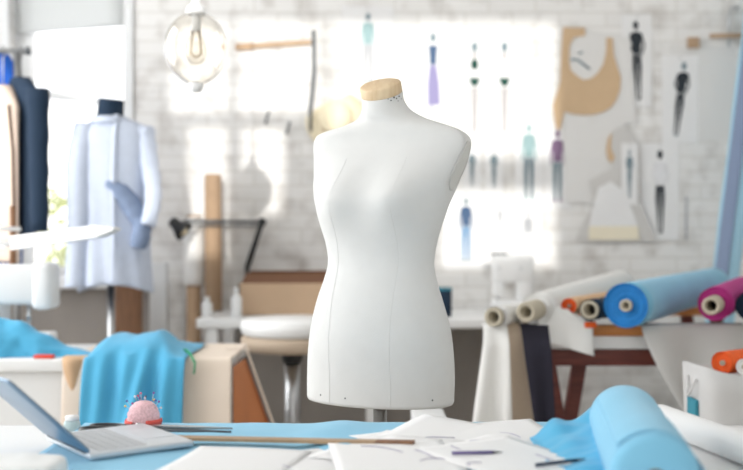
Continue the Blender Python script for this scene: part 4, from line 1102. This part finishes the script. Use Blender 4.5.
# ------------------------------------------------------------------ pendant lamp
LY = 3.5
c = P(196, 48, LY)
o = empty('pendant_lamp', c, 'clear glass globe lamp hanging at top left', 'lamp')
prof = []
for i in range(25):
    t = -PI / 2 + PI * i / 24
    prof.append((.1055 * math.cos(t), .122 * math.sin(t)))
prof = [(max(r, .022), h) for r, h in prof]
mb().lathe(prof, c, n=48, cap=False).build('glass_globe', M_GLASS, o, .003)
mb().lathe([(.012, -.150), (.02, -.145), (.026, -.128), (.024, -.118), (.012, -.112)], c, n=24).build('bottom_finial', M_WMETAL, o)
mb().lathe([(.03, .112), (.036, .120), (.03, .14), (.016, .15), (.014, .19)], c, n=24).build('top_cap', M_WMETAL, o)
mb().lathe([(.001, -.055), (.02, -.05), (.033, -.028), (.036, -.005), (.030, .02), (.018, .045), (.014, .06)], c, n=32, cap=False).build('bulb', M_GLASS, o, .0012)
mb().lathe([(.016, .055), (.016, .095), (.012, .125)], c, n=20).build('socket', M_WMETAL, o)
mb().tube([c + V((-.012, 0, .05)), c + V((-.018, 0, -.02)), c + V((0, 0, -.032)), c + V((.018, 0, -.02)), c + V((.012, 0, .05))], .003, 8).build('filament', M_BRASS, o)
mb().tube([c + V((0, 0, .18)), V((c.x, c.y, CEIL))], .004, 8).build('cord', M_WMETAL, o)
mb().lathe([(.05, 0), (.05, .02)], (c.x, c.y, CEIL - .02), n=24).build('ceiling_rose', M_WMETAL, o)

# ------------------------------------------------------------------ light and camera
w = bpy.data.worlds.new('World'); S.world = w; w.use_nodes = True
bg = w.node_tree.nodes['Background']
bg.inputs[0].default_value = (.97, .985, 1.0, 1); bg.inputs[1].default_value = 2.6
sl = bpy.data.lights.new('sun', 'SUN'); sl.energy = 2.8; sl.angle = .012; sl.color = (1, .97, .92)
so = bpy.data.objects.new('sun', sl); COL.objects.link(so); so.location = (0, -4, 5)
so.rotation_euler = SUN.to_track_quat('-Z', 'Y').to_euler()
def portal(name, loc, direction, sx, sy):
    l = bpy.data.lights.new(name, 'AREA'); l.shape = 'RECTANGLE'; l.size = sx; l.size_y = sy; l.cycles.is_portal = True
    ob = bpy.data.objects.new(name, l); COL.objects.link(ob); ob.location = loc
    ob.rotation_euler = V(direction).to_track_quat('-Z', 'Y').to_euler()
for y0, y1 in LW: portal('window_portal', (WX0 - .15, (y0 + y1) / 2, (LZ0 + LZ1) / 2), (1, 0, 0), y1 - y0, LZ1 - LZ0)
portal('window_portal', ((x_l + x_r) / 2, WF - .1, (zt + zb) / 2), (0, 1, 0), x_r - x_l, zt - zb)
portal('window_portal', ((OX0 + OX1) / 2, WB + .2, (OZ0 + OZ1) / 2), (0, -1, 0), OX1 - OX0, OZ1 - OZ0)

def area_lamp(name, loc, direction, sx, sy, e, col=(1, .99, .97)):
    l = bpy.data.lights.new(name, 'AREA'); l.shape = 'RECTANGLE'; l.size = sx; l.size_y = sy; l.energy = e; l.color = col
    ob = bpy.data.objects.new(name, l); COL.objects.link(ob); ob.location = loc
    ob.rotation_euler = V(direction).to_track_quat('-Z', 'Y').to_euler()
for (y0, y1), e in zip(LW, (4, 16, 52)): area_lamp('window_daylight', (WX0 - .05, (y0 + y1) / 2, (LZ0 + LZ1) / 2), (1, 0, 0), y1 - y0, LZ1 - LZ0, e)
area_lamp('front_fill_light', (.2, WF + .05, 1.3), (0, 1, 0), 3.6, 1.9, 13)  # added fill light before the solid front wall, no window here

cam = bpy.data.cameras.new('Camera'); co = bpy.data.objects.new('Camera', cam); COL.objects.link(co)
co.location = (0, 0, CZ); co.rotation_euler = (PI / 2, 0, 0)
cam.sensor_width = 36; cam.lens = F / 743 * 36
cam.clip_start = .05
cam.dof.use_dof = True; cam.dof.focus_distance = 2.36; cam.dof.aperture_fstop = 2.1
S.camera = co
S.view_settings.view_transform = 'Standard'; S.view_settings.look = 'None'
S.view_settings.gamma = 1; S.view_settings.use_curve_mapping = False
S.view_settings.exposure = -0.03
S.cycles.max_bounces = 10; S.cycles.diffuse_bounces = 6; S.cycles.transmission_bounces = 8
S.cycles.sample_clamp_indirect = 8
